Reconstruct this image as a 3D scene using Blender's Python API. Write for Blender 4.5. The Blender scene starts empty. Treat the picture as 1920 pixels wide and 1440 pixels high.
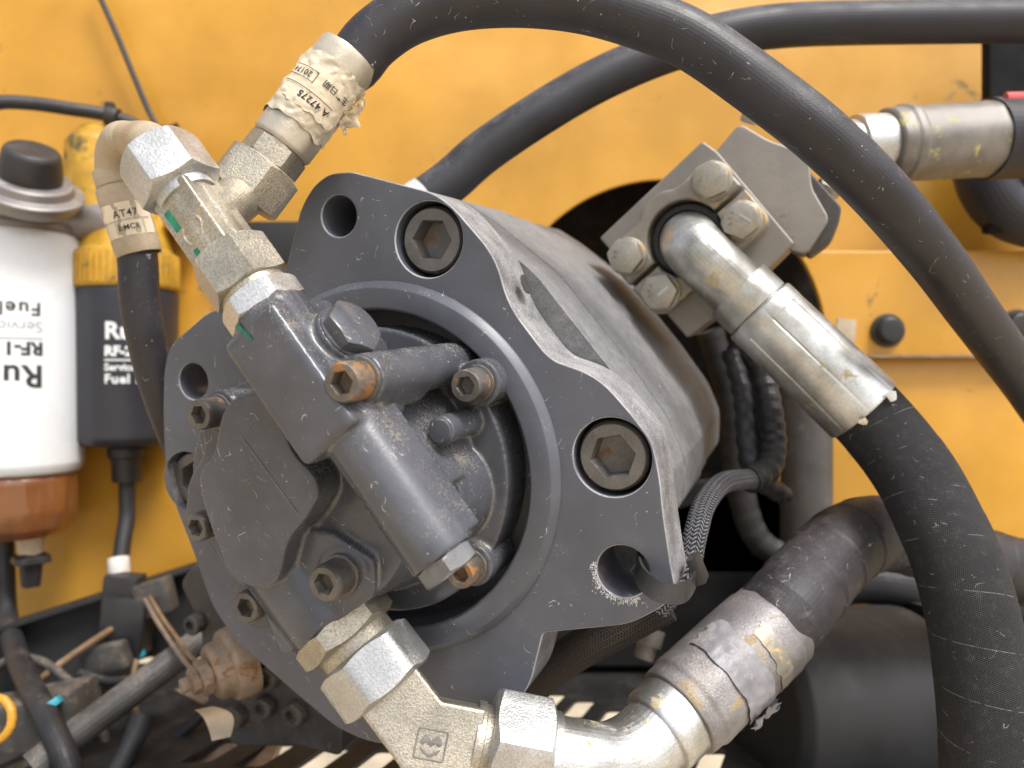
import bpy, bmesh, math, random
from mathutils import Vector, Matrix, noise as mnoise
random.seed(7)
V = Vector
# ------------------------------------------------------------------ camera, sky, sun, exposure
FPX = 1450.0                      # focal length in photo pixels (1920 wide)
CAMZ = 1300.0                     # camera height above the ground, mm
sc = bpy.context.scene
cam_d = bpy.data.cameras.new("camera"); cam = bpy.data.objects.new("camera", cam_d)
sc.collection.objects.link(cam); sc.camera = cam
cam.location = (0, 0, CAMZ/1000); cam.rotation_euler = (math.radians(90), 0, 0)
cam_d.sensor_width = 36; cam_d.lens = FPX/1920*36
cam_d.clip_start = 0.01; cam_d.clip_end = 500
cam_d.dof.use_dof = True; cam_d.dof.focus_distance = 0.300; cam_d.dof.aperture_fstop = 8.5
world = bpy.data.worlds.new("World"); sc.world = world; world.use_nodes = True
SUN_EL, SUN_AZ = math.radians(56), math.radians(140)   # azimuth clockwise from +Y: behind and to the right of the camera
wn = world.node_tree; bg = wn.nodes["Background"]
sky = wn.nodes.new("ShaderNodeTexSky"); sky.sky_type = 'NISHITA'; sky.sun_disc = False
sky.sun_elevation = SUN_EL; sky.sun_rotation = SUN_AZ; sky.air_density = 1.0; sky.dust_density = 4.0; sky.ozone_density = 1.0
hs = wn.nodes.new("ShaderNodeHueSaturation"); hs.inputs['Saturation'].default_value = 0.42
wn.links.new(sky.outputs[0], hs.inputs['Color']); wn.links.new(hs.outputs[0], bg.inputs['Color'])
bg.inputs['Strength'].default_value = 0.13
sun_d = bpy.data.lights.new("sun", 'SUN'); sun = bpy.data.objects.new("sun", sun_d); sc.collection.objects.link(sun)
sun_d.energy = 1.5; sun_d.angle = math.radians(16); sun_d.color = (1.0, 0.97, 0.93)
sdir = V((math.sin(SUN_AZ)*math.cos(SUN_EL), math.cos(SUN_AZ)*math.cos(SUN_EL), math.sin(SUN_EL)))
sun.rotation_euler = sdir.to_track_quat('Z', 'Y').to_euler(); sun.location = sdir*3
sc.view_settings.view_transform = 'Standard'; sc.view_settings.look = 'None'
sc.view_settings.gamma = 1; sc.view_settings.exposure = 0.85; sc.view_settings.use_curve_mapping = False
sc.cycles.max_bounces = 6; sc.cycles.diffuse_bounces = 3; sc.cycles.glossy_bounces = 3; sc.cycles.transmission_bounces = 4
try: sc.cycles.use_denoising = True
except Exception: pass

# ------------------------------------------------------------------ helpers
def W(px, py, d):                 # a point d mm in front of the camera seen at a photo pixel
    return V(((px-960)/FPX*d, d, CAMZ-(py-720)/FPX*d))
yaw, pit = math.radians(22), math.radians(6)
PN = V((-math.sin(yaw)*math.cos(pit), -math.cos(yaw)*math.cos(pit), -math.sin(pit)))   # pump axis, towards the camera
PU = V((math.cos(yaw), -math.sin(yaw), 0)); PV = PU.cross(-PN).normalized()
if PV.z < 0: PV = -PV
PO = W(748, 878, 335)+PU*-8+PV*-1
def PL(u, v, h): return PO+PU*u+PV*v+PN*h
def PX(px, py, h):                # pixel -> pump plane coordinates (u, v) on the plane h in front of the flange face
    r = V(((px-960)/FPX, 1, -(py-720)/FPX)); c = V((0, 0, CAMZ)); o = PO+PN*h
    p = c+r*((o-c).dot(PN)/r.dot(PN))-o
    return p.dot(PU), p.dot(PV)
def RP(px, py, p0, n):            # pixel ray met with a plane through p0
    r = V(((px-960)/FPX, 1, -(py-720)/FPX)); c = V((0, 0, CAMZ)); return c+r*((p0-c).dot(n)/r.dot(n))
def PP(px, py, h): return PL(*PX(px, py, h), h)

ORG = {}
COL = sc.collection
def thing(name, label, cat, org, group=None):
    o = bpy.data.objects.new(name, None); COL.objects.link(o); o.empty_display_size = .02
    o.location = V(org)/1000; ORG[o.name] = V(org); o["label"] = label; o["category"] = cat
    if group: o["group"] = group
    return o
def _mesh(name, verts, faces, mat, uvs=None, sharp=35, org=V((0, 0, 0))):
    me = bpy.data.meshes.new(name)
    me.from_pydata([((v-org)/1000)[:] for v in verts], [], faces); me.update()
    if uvs is not None:
        ul = me.uv_layers.new(name="UVMap")
        flat = []
        for f in uvs:
            for c in f: flat += [c[0], c[1]]
        ul.data.foreach_set("uv", flat)
    if sharp:
        me.shade_smooth(); me.set_sharp_from_angle(angle=math.radians(sharp))
    me.materials.append(mat)
    return me
def part(name, g, mat, parent=None, label=None, sharp=35, kind=None):
    verts, faces = g[0], g[1]; uvs = g[2] if len(g) > 2 else None
    if parent is None: org = V((0, 0, 0))
    else:
        org = ORG[parent.name]
    me = _mesh(name, verts, faces, mat, uvs, sharp, org)
    o = bpy.data.objects.new(name, me); COL.objects.link(o)
    ORG[o.name] = org
    if parent is not None: o.parent = parent
    if label: o["label"] = label
    if kind: o["kind"] = kind
    return o
def single(name, label, cat, g, mat, org, group=None, sharp=35, kind=None):   # a thing that is one mesh
    me = _mesh(name, g[0], g[1], mat, g[2] if len(g) > 2 else None, sharp, V(org))
    o = bpy.data.objects.new(name, me); COL.objects.link(o); o.location = V(org)/1000; ORG[o.name] = V(org)
    if kind: o["kind"] = kind
    else: o["label"] = label; o["category"] = cat
    if group: o["group"] = group
    return o
def orient(axis, ref=None):
    z = V(axis).normalized(); r = V(ref) if ref is not None else (V((0, 0, 1)) if abs(z.z) < .9 else V((1, 0, 0)))
    x = (r-z*r.dot(z)).normalized(); y = z.cross(x)
    return x, y, z
def inst(name, me, parent, pos, axis, ref=None, scale=1.0):        # a copy of a shared mesh (built along +Z, metres)
    x, y, z = orient(axis, ref)
    o = bpy.data.objects.new(name, me); COL.objects.link(o); o.parent = parent; ORG[o.name] = ORG[parent.name]
    m = Matrix((x, y, z)).transposed().to_4x4()
    o.matrix_local = Matrix.Translation((V(pos)-ORG[parent.name])/1000) @ m @ Matrix.Scale(scale, 4)
    return o
def join(*gs):
    vs, fs, us = [], [], []; anyuv = any(len(g) > 2 and g[2] is not None for g in gs)
    for g in gs:
        k = len(vs); vs += g[0]; fs += [tuple(i+k for i in f) for f in g[1]]
        if anyuv: us += g[2] if len(g) > 2 and g[2] is not None else [[(0, 0)]*len(f) for f in g[1]]
    return (vs, fs, us) if anyuv else (vs, fs)
def rounded(prof, b=.6):          # bevel the corners of a lathe profile [(t, r), ...]
    out = [prof[0]]
    for i in range(1, len(prof)-1):
        a, p, c = V(prof[i-1]), V(prof[i]), V(prof[i+1])
        d1, d2 = a-p, c-p
        if d1.length < 1e-6 or d2.length < 1e-6: continue
        bb = min(b, d1.length*.45, d2.length*.45)
        if abs(d1.normalized().dot(d2.normalized())) > .995: out.append(tuple(p)); continue
        p1, p2 = p+d1.normalized()*bb, p+d2.normalized()*bb
        for t in (0, .5, 1): out.append(tuple(p1*(1-t)**2+p*2*t*(1-t)+p2*t*t))
    out.append(prof[-1]); return out
def lathe(A, axis, prof, n=48, bev=.6, rfun=None, ref=None):
    """prof: (t along axis, radius); r 0 at either end closes it"""
    x, y, z = orient(axis, ref); A = V(A); prof = rounded([tuple(map(float, p)) for p in prof], bev) if bev else prof
    vs, fs, us = [], [], []; rings = []; ss = 0; S = []
    for i, (t, r) in enumerate(prof):
        if i: ss += math.hypot(t-prof[i-1][0], r-prof[i-1][1])
        S.append(ss)
        if r < 1e-6: rings.append([len(vs)]); vs.append(A+z*t)
        else:
            k = len(vs); rings.append(list(range(k, k+n)))
            for j in range(n):
                a = 2*math.pi*j/n; rr = r*(rfun(a, t) if rfun else 1)
                vs.append(A+z*t+x*(rr*math.cos(a))+y*(rr*math.sin(a)))
    R = max(p[1] for p in prof)/1000
    for i in range(len(prof)-1):
        a, b = rings[i], rings[i+1]; s0, s1 = S[i]/1000, S[i+1]/1000
        for j in range(n):
            j2 = (j+1) % n; u0, u1 = 2*math.pi*j/n*R, 2*math.pi*(j+1)/n*R
            if len(a) == 1 and len(b) == 1: continue
            if len(a) == 1: fs.append((a[0], b[j2], b[j])); us.append([(u0, s0), (u1, s1), (u0, s1)])
            elif len(b) == 1: fs.append((a[j], a[j2], b[0])); us.append([(u0, s0), (u1, s0), (u0, s1)])
            else: fs.append((a[j], a[j2], b[j2], b[j])); us.append([(u0, s0), (u1, s0), (u1, s1), (u0, s1)])
    return vs, fs, us
def nut(A, axis, L, ap, hole=0, ref=None, ch=.97, rmax=1.13, both=True, n=48):
    """hexagon of apothem ap with real chamfers on its ends, from A along axis"""
    x, y, z = orient(axis, ref); A = V(A)
    def rh(a):
        m = (a+math.pi/6) % (math.pi/3)-math.pi/6
        return min(ap/math.cos(m), ap*rmax)
    tn = math.tan(math.radians(32)); vs, fs = [], []; rings = []
    def ring(rf, zf):
        k = len(vs); rings.append(list(range(k, k+n)))
        for j in range(n):
            a = 2*math.pi*j/n; r = rf(a); vs.append(A+z*zf(a)+x*(r*math.cos(a))+y*(r*math.sin(a)))
    c = lambda a: max(0, rh(a)-ap*ch)*tn
    if hole: ring(lambda a: hole, lambda a: 0)
    else: rings.append([0]); vs.append(A.copy())
    ring(lambda a: ap*ch*.995, lambda a: 0)
    ring(rh, (lambda a: c(a)) if both else (lambda a: .05))
    ring(rh, lambda a: L-c(a))
    ring(lambda a: ap*ch*.995, lambda a: L)
    if hole: ring(lambda a: hole, lambda a: L)
    else: rings.append([len(vs)]); vs.append(A+z*L)
    for i in range(len(rings)-1):
        a, b = rings[i], rings[i+1]
        for j in range(n):
            j2 = (j+1) % n
            if len(a) == 1: fs.append((a[0], b[j2], b[j]))
            elif len(b) == 1: fs.append((a[j], a[j2], b[0]))
            else: fs.append((a[j], a[j2], b[j2], b[j]))
    if hole:
        a, b = rings[-1], rings[0]
        for j in range(n): fs.append((a[j], a[(j+1) % n], b[(j+1) % n], b[j]))
    return vs, fs
def spline(pts, step=4.0):
    P = [V(p) for p in pts]; P = [P[0]*2-P[1]]+P+[P[-1]*2-P[-2]]; out = []
    for i in range(1, len(P)-2):
        p0, p1, p2, p3 = P[i-1:i+3]; L = (p2-p1).length; n = max(2, int(L/step))
        # centripetal-like tangents
        for k in range(n):
            t = k/n; t2, t3 = t*t, t*t*t
            out.append(.5*((2*p1)+(-p0+p2)*t+(2*p0-5*p1+4*p2-p3)*t2+(-p0+3*p1-3*p2+p3)*t3))
    out.append(P[-2]); return out
def sweep(pts, r, n=32, step=4.0, rfun=None, caps=True, ref=None, raw=False, flat=1.0):
    C = pts if raw else spline(pts, step); vs, fs, us = [], [], []
    T = [(C[min(i+1, len(C)-1)]-C[max(i-1, 0)]).normalized() for i in range(len(C))]
    x, y, _ = orient(T[0], ref); s = 0; S = []
    for i, c in enumerate(C):
        if i:
            s += (c-C[i-1]).length
            ax = T[i-1].cross(T[i]); an = math.atan2(ax.length, T[i-1].dot(T[i]))
            if ax.length > 1e-9:
                m = Matrix.Rotation(an, 3, ax.normalized()); x = m @ x
        x = (x-T[i]*x.dot(T[i])).normalized(); y = T[i].cross(x); S.append(s)
        for j in range(n):
            a = 2*math.pi*j/n; rr = r*(rfun(s, a) if rfun else 1)
            vs.append(c+x*(rr*math.cos(a))+y*(rr*flat*math.sin(a)))
    for i in range(len(C)-1):
        for j in range(n):
            j2 = (j+1) % n; fs.append((i*n+j, i*n+j2, (i+1)*n+j2, (i+1)*n+j))
            u0, u1 = j/n*2*math.pi*r/1000, (j+1)/n*2*math.pi*r/1000
            us.append([(u0, S[i]/1000), (u1, S[i]/1000), (u1, S[i+1]/1000), (u0, S[i+1]/1000)])
    if caps:
        fs.append(tuple(range(n))[::-1]); us.append([(0, 0)]*n)
        fs.append(tuple(range((len(C)-1)*n, len(C)*n))); us.append([(0, 0)]*n)
    return vs, fs, us
def box(c, ex, ey, ez, bev=1.0):  # centre and three half-extent vectors, bevelled
    bm = bmesh.new(); bmesh.ops.create_cube(bm, size=2)
    lx, ly, lz = ex.length, ey.length, ez.length
    for v in bm.verts: v.co = V((v.co.x*lx, v.co.y*ly, v.co.z*lz))
    if bev: bmesh.ops.bevel(bm, geom=bm.edges[:], offset=bev, segments=2, profile=.6, affect='EDGES')
    hx, hy, hz = ex/lx, ey/ly, ez/lz; bm.verts.index_update()
    vs = [V(c)+hx*v.co.x+hy*v.co.y+hz*v.co.z for v in bm.verts]; fs = [tuple(v.index for v in f.verts) for f in bm.faces]
    if hx.cross(hy).dot(hz) < 0: fs = [f[::-1] for f in fs]
    bm.free(); return vs, fs
def rpoly(pts, r=6, seg=5):       # round the corners of a closed 2D polygon; a point may carry its own radius
    out = []; n = len(pts)
    for i in range(n):
        p = V(pts[i][:2]); a = V(pts[i-1][:2]); c = V(pts[(i+1) % n][:2]); rr = pts[i][2] if len(pts[i]) > 2 else r
        d1, d2 = a-p, c-p; q = min(rr, d1.length*.48, d2.length*.48)
        p1, p2 = p+d1.normalized()*q, p+d2.normalized()*q
        if q < .05: out.append(p); continue
        for k in range(seg+1):
            t = k/seg; out.append(p1*(1-t)**2+p*2*t*(1-t)+p2*t*t)
    return out
def circle2(cx, cy, r, n=48): return [V((cx+r*math.cos(2*math.pi*i/n), cy+r*math.sin(2*math.pi*i/n))) for i in range(n)]
def extrude2d(loops, h0, h1, fr, bev=1.0, res=2):
    """filled outline with holes (even-odd), bevelled, between heights h0 < h1; fr(u, v, h) -> world mm"""
    cu = bpy.data.curves.new("tmp", 'CURVE'); cu.dimensions = '2D'; cu.fill_mode = 'BOTH'
    cu.extrude = (h1-h0)/2-bev; cu.bevel_depth = bev; cu.bevel_resolution = res; cu.offset = -bev
    for lp in loops:
        s = cu.splines.new('POLY'); s.points.add(len(lp)-1); s.use_cyclic_u = True
        for q, p in zip(s.points, lp): q.co = (p[0], p[1], 0, 1)
    o = bpy.data.objects.new("tmp", cu); COL.objects.link(o)
    dg = bpy.context.evaluated_depsgraph_get(); me = o.evaluated_get(dg).to_mesh()
    hm = (h0+h1)/2
    bm = bmesh.new(); bm.from_mesh(me); bmesh.ops.remove_doubles(bm, verts=bm.verts, dist=.004); bmesh.ops.recalc_face_normals(bm, faces=bm.faces)
    bm.verts.index_update()
    vs = [fr(v.co.x, v.co.y, hm+v.co.z) for v in bm.verts]; fs = [tuple(v.index for v in f.verts) for f in bm.faces]
    bm.free(); o.evaluated_get(dg).to_mesh_clear(); bpy.data.objects.remove(o); bpy.data.curves.remove(cu)
    if (fr(1, 0, 0)-fr(0, 0, 0)).cross(fr(0, 1, 0)-fr(0, 0, 0)).dot(fr(0, 0, 1)-fr(0, 0, 0)) < 0: fs = [f[::-1] for f in fs]
    return vs, fs
def text2d(s, size, bold=0.0, spacing=1.0, align='LEFT'):
    cu = bpy.data.curves.new("tmp", 'FONT'); cu.body = s; cu.size = size; cu.offset = bold; cu.space_character = spacing; cu.resolution_u = 3
    cu.align_x = align
    o = bpy.data.objects.new("tmp", cu); COL.objects.link(o)
    dg = bpy.context.evaluated_depsgraph_get(); me = o.evaluated_get(dg).to_mesh()
    bm = bmesh.new(); bm.from_mesh(me); bmesh.ops.remove_doubles(bm, verts=bm.verts, dist=.001)
    bmesh.ops.subdivide_edges(bm, edges=[e for e in bm.edges if e.calc_length() > 2.5], cuts=2, use_grid_fill=False)
    bmesh.ops.triangulate(bm, faces=bm.faces[:]); bm.verts.index_update()
    vs = [(v.co.x, v.co.y) for v in bm.verts]; fs = [tuple(v.index for v in f.verts) for f in bm.faces]
    bm.free(); o.evaluated_get(dg).to_mesh_clear(); bpy.data.objects.remove(o); bpy.data.curves.remove(cu)
    return vs, fs
def wrap(g2, C, up, facing, R, s=0, t=0):                   # lay flat 2D geometry on a cylinder
    up = V(up).normalized(); fc = V(facing); fc = (fc-up*fc.dot(up)).normalized(); rd = up.cross(fc)
    vs = []
    for x, y in g2[0]:
        a = (x+s)/R; vs.append(V(C)+up*(y+t)+fc*(R*math.cos(a))+rd*(R*math.sin(a)))
    return vs, g2[1]
def flatmap(g2, C, right, up): return [V(C)+right*x+up*y for x, y in g2[0]], g2[1]
def rect2(x0, y0, x1, y1, nx=8, ny=1):
    vs = [(x0+(x1-x0)*i/nx, y0+(y1-y0)*j/ny) for j in range(ny+1) for i in range(nx+1)]
    fs = [(j*(nx+1)+i, j*(nx+1)+i+1, (j+1)*(nx+1)+i+1, (j+1)*(nx+1)+i) for j in range(ny) for i in range(nx)]
    return vs, fs
def remesh(gs, voxel=1.0, smooth=6, fac=.5):                 # weld closed solids into one casting with fillets
    vs, fs = join(*[(g[0], g[1]) for g in gs])
    me = bpy.data.meshes.new("tmp"); me.from_pydata([v[:] for v in vs], [], fs); me.update()
    o = bpy.data.objects.new("tmp", me); COL.objects.link(o)
    m = o.modifiers.new("r", 'REMESH'); m.mode = 'VOXEL'; m.voxel_size = voxel; m.adaptivity = 0
    m = o.modifiers.new("s", 'SMOOTH'); m.factor = fac; m.iterations = smooth
    dg = bpy.context.evaluated_depsgraph_get(); e = o.evaluated_get(dg).to_mesh()
    vs = [v.co.copy() for v in e.vertices]; fs = [tuple(p.vertices) for p in e.polygons]
    o.evaluated_get(dg).to_mesh_clear(); bpy.data.objects.remove(o); bpy.data.meshes.remove(me)
    return vs, fs
def cyl(A, B, r, n=40, r2=None):
    A, B = V(A), V(B); L = (B-A).length; r2 = r if r2 is None else r2
    return lathe(A, B-A, [(0, 0), (0, r), (L, r2), (L, 0)], n, 0)[:2]
def fillet(p0, k, p1, t, n=14):
    a, b = k+(p0-k).normalized()*t, k+(p1-k).normalized()*t
    arc = [a*(1-s)**2+k*2*s*(1-s)+b*s*s for s in [i/n for i in range(n+1)]]
    lead = lambda x, y, m: [x.lerp(y, i/m) for i in range(m)]
    return lead(p0, a, 6)+arc+lead(p1, b, 6)[::-1]
def octo(A, B, n1, n2, h1, h2, c):      # bar with an octagonal section
    n1, n2 = n1.normalized(), n2.normalized(); s = [(h1, h2-c), (h1-c, h2), (-h1+c, h2), (-h1, h2-c), (-h1, -h2+c), (-h1+c, -h2), (h1-c, -h2), (h1, -h2+c)]
    g = loft([[P+n1*a+n2*b for a, b in s] for P in (V(A), V(B))])
    return g if n1.cross(n2).dot(V(B)-V(A)) > 0 else (g[0], [f[::-1] for f in g[1]])
def loft(outs):                   # list of equally long closed loops of world points, ends capped
    n = len(outs[0]); vs = [p for o in outs for p in o]; fs = []
    for i in range(len(outs)-1):
        for j in range(n): fs.append((i*n+j, i*n+(j+1) % n, (i+1)*n+(j+1) % n, (i+1)*n+j))
    fs.append(tuple(range(n))[::-1]); fs.append(tuple(range((len(outs)-1)*n, len(outs)*n)))
    return vs, fs
# ------------------------------------------------------------------ materials
def mat(name, base, rough=.5, metal=0.0, var=.18, vs=45, dust=0.0, dust_col=(.42, .36, .27), dsc=70, up=.55, speck=0.0, speck_col=(.75, .73, .70),
        bump=.15, bsc=700, rust=0.0, rust_col=(.17, .070, .028), rsc=60, streak=0.0, spec=.5, coat=0.0, col2=None, uvfx=None, trans=0.0, emit=None, grain=0.0, cav=0.0, dw=.30, warp=0.0):
    m = bpy.data.materials.new(name); m.use_nodes = True; nt = m.node_tree; N, Lk = nt.nodes, nt.links
    bs = N["Principled BSDF"]; bs.inputs['Metallic'].default_value = metal; bs.inputs['Specular IOR Level'].default_value = spec
    if coat: bs.inputs['Coat Weight'].default_value = coat; bs.inputs['Coat Roughness'].default_value = .15
    if trans: bs.inputs['Transmission Weight'].default_value = trans
    tc = N.new("ShaderNodeTexCoord")
    def math_(op, a, b=None, c=None, clamp=False):
        n = N.new("ShaderNodeMath"); n.operation = op; n.use_clamp = clamp
        for i, x in enumerate((a, b, c)):
            if x is None: continue
            if isinstance(x, (int, float)): n.inputs[i].default_value = x
            else: Lk.new(x, n.inputs[i])
        return n.outputs[0]
    def noise(scale, detail=5, rough_=.6, vec=None, dist=0):
        n = N.new("ShaderNodeTexNoise"); n.inputs['Scale'].default_value = scale; n.inputs['Detail'].default_value = detail
        n.inputs['Roughness'].default_value = rough_; n.inputs['Distortion'].default_value = dist
        Lk.new(vec if vec is not None else tc.outputs['Object'], n.inputs['Vector']); return n.outputs['Fac']
    def ramp(x, a, b, lo=0.0, hi=1.0, smooth=True):
        n = N.new("ShaderNodeMapRange"); n.inputs['From Min'].default_value = a; n.inputs['From Max'].default_value = b
        n.inputs['To Min'].default_value = lo; n.inputs['To Max'].default_value = hi
        if smooth: n.interpolation_type = 'SMOOTHSTEP'
        Lk.new(x, n.inputs['Value']); return n.outputs[0]
    def mix(f, a, b, mode='MIX'):
        n = N.new("ShaderNodeMix"); n.data_type = 'RGBA'; n.blend_type = mode
        if isinstance(f, (int, float)): n.inputs['Factor'].default_value = f
        else: Lk.new(f, n.inputs['Factor'])
        for k, x in ((6, a), (7, b)):
            if isinstance(x, tuple): n.inputs[k].default_value = (*x[:3], 1)
            else: Lk.new(x, n.inputs[k])
        return n.outputs[2]
    n1 = noise(vs, 4, .62)
    dark = tuple(max(0, c*(1-var)) for c in base); lite = tuple(min(1, c*(1+var)) for c in (col2 or base))
    col = mix(ramp(n1, .3, .7), dark, lite)
    rg = ramp(n1, .3, .7, rough*.85, min(1, rough*1.2)); mt = None
    hgt = noise(bsc, 4, .7)
    masks = []
    if grain:                     # fine sparkle of dust grains
        gn = noise(1150, 2, .6); col = mix(ramp(gn, .40, .64, 0, grain), col, tuple(c*.42 for c in base)); hgt = gn
    if uvfx:
        col, hgt = uvfx(dict(N=N, Lk=Lk, tc=tc, math=math_, noise=noise, ramp=ramp, mix=mix), col, hgt)
    if rust:
        rn = noise(rsc, 5, .72, dist=.4); rm = ramp(rn, .62-rust*.35, .72-rust*.30)
        col = mix(rm, col, mix(noise(400, 4), rust_col, (rust_col[0]*1.7, rust_col[1]*2.2, rust_col[2]*2.0))); masks.append(rm)
    if dust:
        ge = N.new("ShaderNodeNewGeometry"); sx = N.new("ShaderNodeSeparateXYZ"); Lk.new(ge.outputs['Normal'], sx.inputs[0])
        dn = noise(dsc, 4, .7); gr = noise(1100, 1.5, .8)
        k = math_('ADD', math_('MULTIPLY', sx.outputs['Z'], up*.30), dn)
        k = math_('ADD', k, math_('MULTIPLY', math_('SUBTRACT', gr, .5), .9))
        dm = ramp(k, .89-dust*.34-dw/2, .89-dust*.34+dw/2, 0, min(1, .35+dust*.6))
        col = mix(dm, col, mix(noise(25, 4), tuple(c*.8 for c in dust_col), tuple(min(1, c*1.25) for c in dust_col))); masks.append(dm)
    if cav:                       # dust caught in the crevices of the casting
        gp = N.new("ShaderNodeNewGeometry"); cm_ = math_('MULTIPLY', ramp(gp.outputs['Pointiness'], .49, .44), ramp(noise(160, 4), .3, .65, 0, cav))
        col = mix(cm_, col, dust_col); masks.append(cm_)
    if streak:                    # pale rain-run marks and scratches
        mp = N.new("ShaderNodeMapping"); mp.inputs['Scale'].default_value = (1, 1, .16); mp.inputs['Rotation'].default_value = (0, .35, 0); Lk.new(tc.outputs['Object'], mp.inputs[0])
        sm = math_('MULTIPLY', ramp(noise(1100, 2, .5, mp.outputs[0]), .66, .74), ramp(noise(60, 4), .46, .66)); sm = math_('MULTIPLY', sm, streak)
        col = mix(sm, col, speck_col); masks.append(sm)
    if speck:
        vo = N.new("ShaderNodeTexVoronoi"); vo.inputs['Scale'].default_value = 420; Lk.new(tc.outputs['Object'], vo.inputs['Vector'])
        sx2 = N.new("ShaderNodeSeparateColor"); Lk.new(vo.outputs['Color'], sx2.inputs[0])
        wob = math_('ADD', vo.outputs['Distance'], math_('MULTIPLY', math_('SUBTRACT', noise(900, 3), .5), .35))
        k = math_('MULTIPLY', ramp(wob, .13, .05), ramp(sx2.outputs[0], 1-speck*.06, 1-speck*.06+.01))
        # hair scratches: thin iso-lines of a noise, in patches
        a = math_('ABSOLUTE', math_('SUBTRACT', noise(85, 1.5, .5), .5)); b = ramp(a, .0045, .0015)
        b = math_('MULTIPLY', b, ramp(noise(190, 3), .57, .64)); b = math_('MULTIPLY', b, .8)
        k = math_('MULTIPLY', math_('MAXIMUM', k, b), .72)
        col = mix(k, col, speck_col); masks.append(k)
    Lk.new(col, bs.inputs['Base Color'])
    if masks:
        t = masks[0]
        for x in masks[1:]: t = math_('MAXIMUM', t, x)
        r2 = N.new("ShaderNodeMix"); r2.data_type = 'FLOAT'; Lk.new(t, r2.inputs[0]); Lk.new(rg, r2.inputs[2]); r2.inputs[3].default_value = .88
        Lk.new(r2.outputs[0], bs.inputs['Roughness'])
        if metal: Lk.new(math_('MULTIPLY', math_('SUBTRACT', 1, t), metal), bs.inputs['Metallic'])
        hgt = math_('ADD', hgt, math_('MULTIPLY', t, .7))
    else: Lk.new(rg, bs.inputs['Roughness'])
    if bump:
        bp = N.new("ShaderNodeBump"); bp.inputs['Strength'].default_value = bump; bp.inputs['Distance'].default_value = .0005
        Lk.new(hgt, bp.inputs['Height']); Lk.new(bp.outputs[0], bs.inputs['Normal'])
        if warp:                  # shallow waves and dents of sheet metal
            b2 = N.new("ShaderNodeBump"); b2.inputs['Strength'].default_value = warp; b2.inputs['Distance'].default_value = .05
            Lk.new(noise(4.5, 1.5, .4), b2.inputs['Height']); Lk.new(b2.outputs[0], bp.inputs['Normal'])
    if emit: bs.inputs['Emission Color'].default_value = (*emit, 1); bs.inputs['Emission Strength'].default_value = 1
    return m
def fx_weave(pitch=1.15, depth=1.0, bands=22.0, line=.8):        # textile wrap: twill weave and the edge of the spiral wrap
    def f(e, col, hgt):
        N, Lk, m = e['N'], e['Lk'], e['math']
        sp = N.new("ShaderNodeSeparateXYZ"); Lk.new(e['tc'].outputs['UV'], sp.inputs[0]); u, v = sp.outputs[0], sp.outputs[1]
        k = 2*math.pi*1000/pitch
        a = m('SINE', m('MULTIPLY', m('ADD', u, m('MULTIPLY', v, .45)), k)); b = m('SINE', m('MULTIPLY', m('SUBTRACT', v, m('MULTIPLY', u, .45)), k))
        w = m('MULTIPLY', a, b)
        sp2 = m('FRACT', m('ADD', m('MULTIPLY', v, 1000/bands), m('MULTIPLY', u, 9.0)))
        ln = e['ramp'](sp2, .012, .0)
        ln2 = m('MULTIPLY', ln, e['ramp'](e['noise'](90, 3), .48, .56))
        fz = e['ramp'](e['noise'](240, 5, .75), .50, .72)
        col = e['mix'](m('MULTIPLY', e['ramp'](w, -.2, .9), m('MULTIPLY', fz, .8)), col, (.115, .11, .115))
        col = e['mix'](m('MULTIPLY', ln2, line), col, (.45, .44, .42))
        h = m('ADD', m('MULTIPLY', w, depth), m('MULTIPLY', sp2, .6))
        return col, h
    return f
def fx_braid(pitch=3.0):
    def f(e, col, hgt):
        N, Lk, m = e['N'], e['Lk'], e['math']
        sp = N.new("ShaderNodeSeparateXYZ"); Lk.new(e['tc'].outputs['UV'], sp.inputs[0]); u, v = sp.outputs[0], sp.outputs[1]
        k = 1000/pitch
        tri = m('ABSOLUTE', m('SUBTRACT', m('FRACT', m('MULTIPLY', u, k*.5)), .5))        # herringbone zigzag
        zz = m('FRACT', m('ADD', m('MULTIPLY', v, k), m('MULTIPLY', tri, 2.0)))
        hh = m('SINE', m('MULTIPLY', zz, math.pi))
        gap = e['ramp'](m('ABSOLUTE', m('SUBTRACT', tri, .25)), .25, .20)
        h = m('MULTIPLY', hh, gap)
        col = e['mix'](e['ramp'](h, .35, .95), tuple([.012]*3), col)
        return col, m('MULTIPLY', h, 3.0)
    return f
def fx_helix(pitch=1.6, amp=.5, spiral=None):                     # faint diagonal wire ribbing of a rubber hose
    def f(e, col, hgt):
        N, Lk, m = e['N'], e['Lk'], e['math']
        sp = N.new("ShaderNodeSeparateXYZ"); Lk.new(e['tc'].outputs['UV'], sp.inputs[0]); u, v = sp.outputs[0], sp.outputs[1]
        w = m('SINE', m('MULTIPLY', m('ADD', v, m('MULTIPLY', u, .75)), 2*math.pi*1000/pitch))
        return col, m('ADD', m('MULTIPLY', w, amp), m('MULTIPLY', hgt, .8))
    return f
DUST = (.50, .44, .35); SAND = (.55, .44, .28)
M = {}
M['flange'] = mat('grey_flange_paint', (.092, .097, .118), .35, 0, .16, 18, dust=.27, dust_col=(.33, .32, .32), up=.5, speck=1.0, bump=.10, bsc=500)
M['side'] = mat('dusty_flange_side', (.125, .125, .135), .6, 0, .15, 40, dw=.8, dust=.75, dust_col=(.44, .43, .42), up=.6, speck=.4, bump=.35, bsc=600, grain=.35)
M['edge'] = mat('flange_edge_wear_glint', (.30, .30, .31), .45, 0, .35, 90, dust=.45, dust_col=(.50, .48, .45), bump=.3)  # paint wear plus the sky glint along the bevel, both as pale colour
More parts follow.
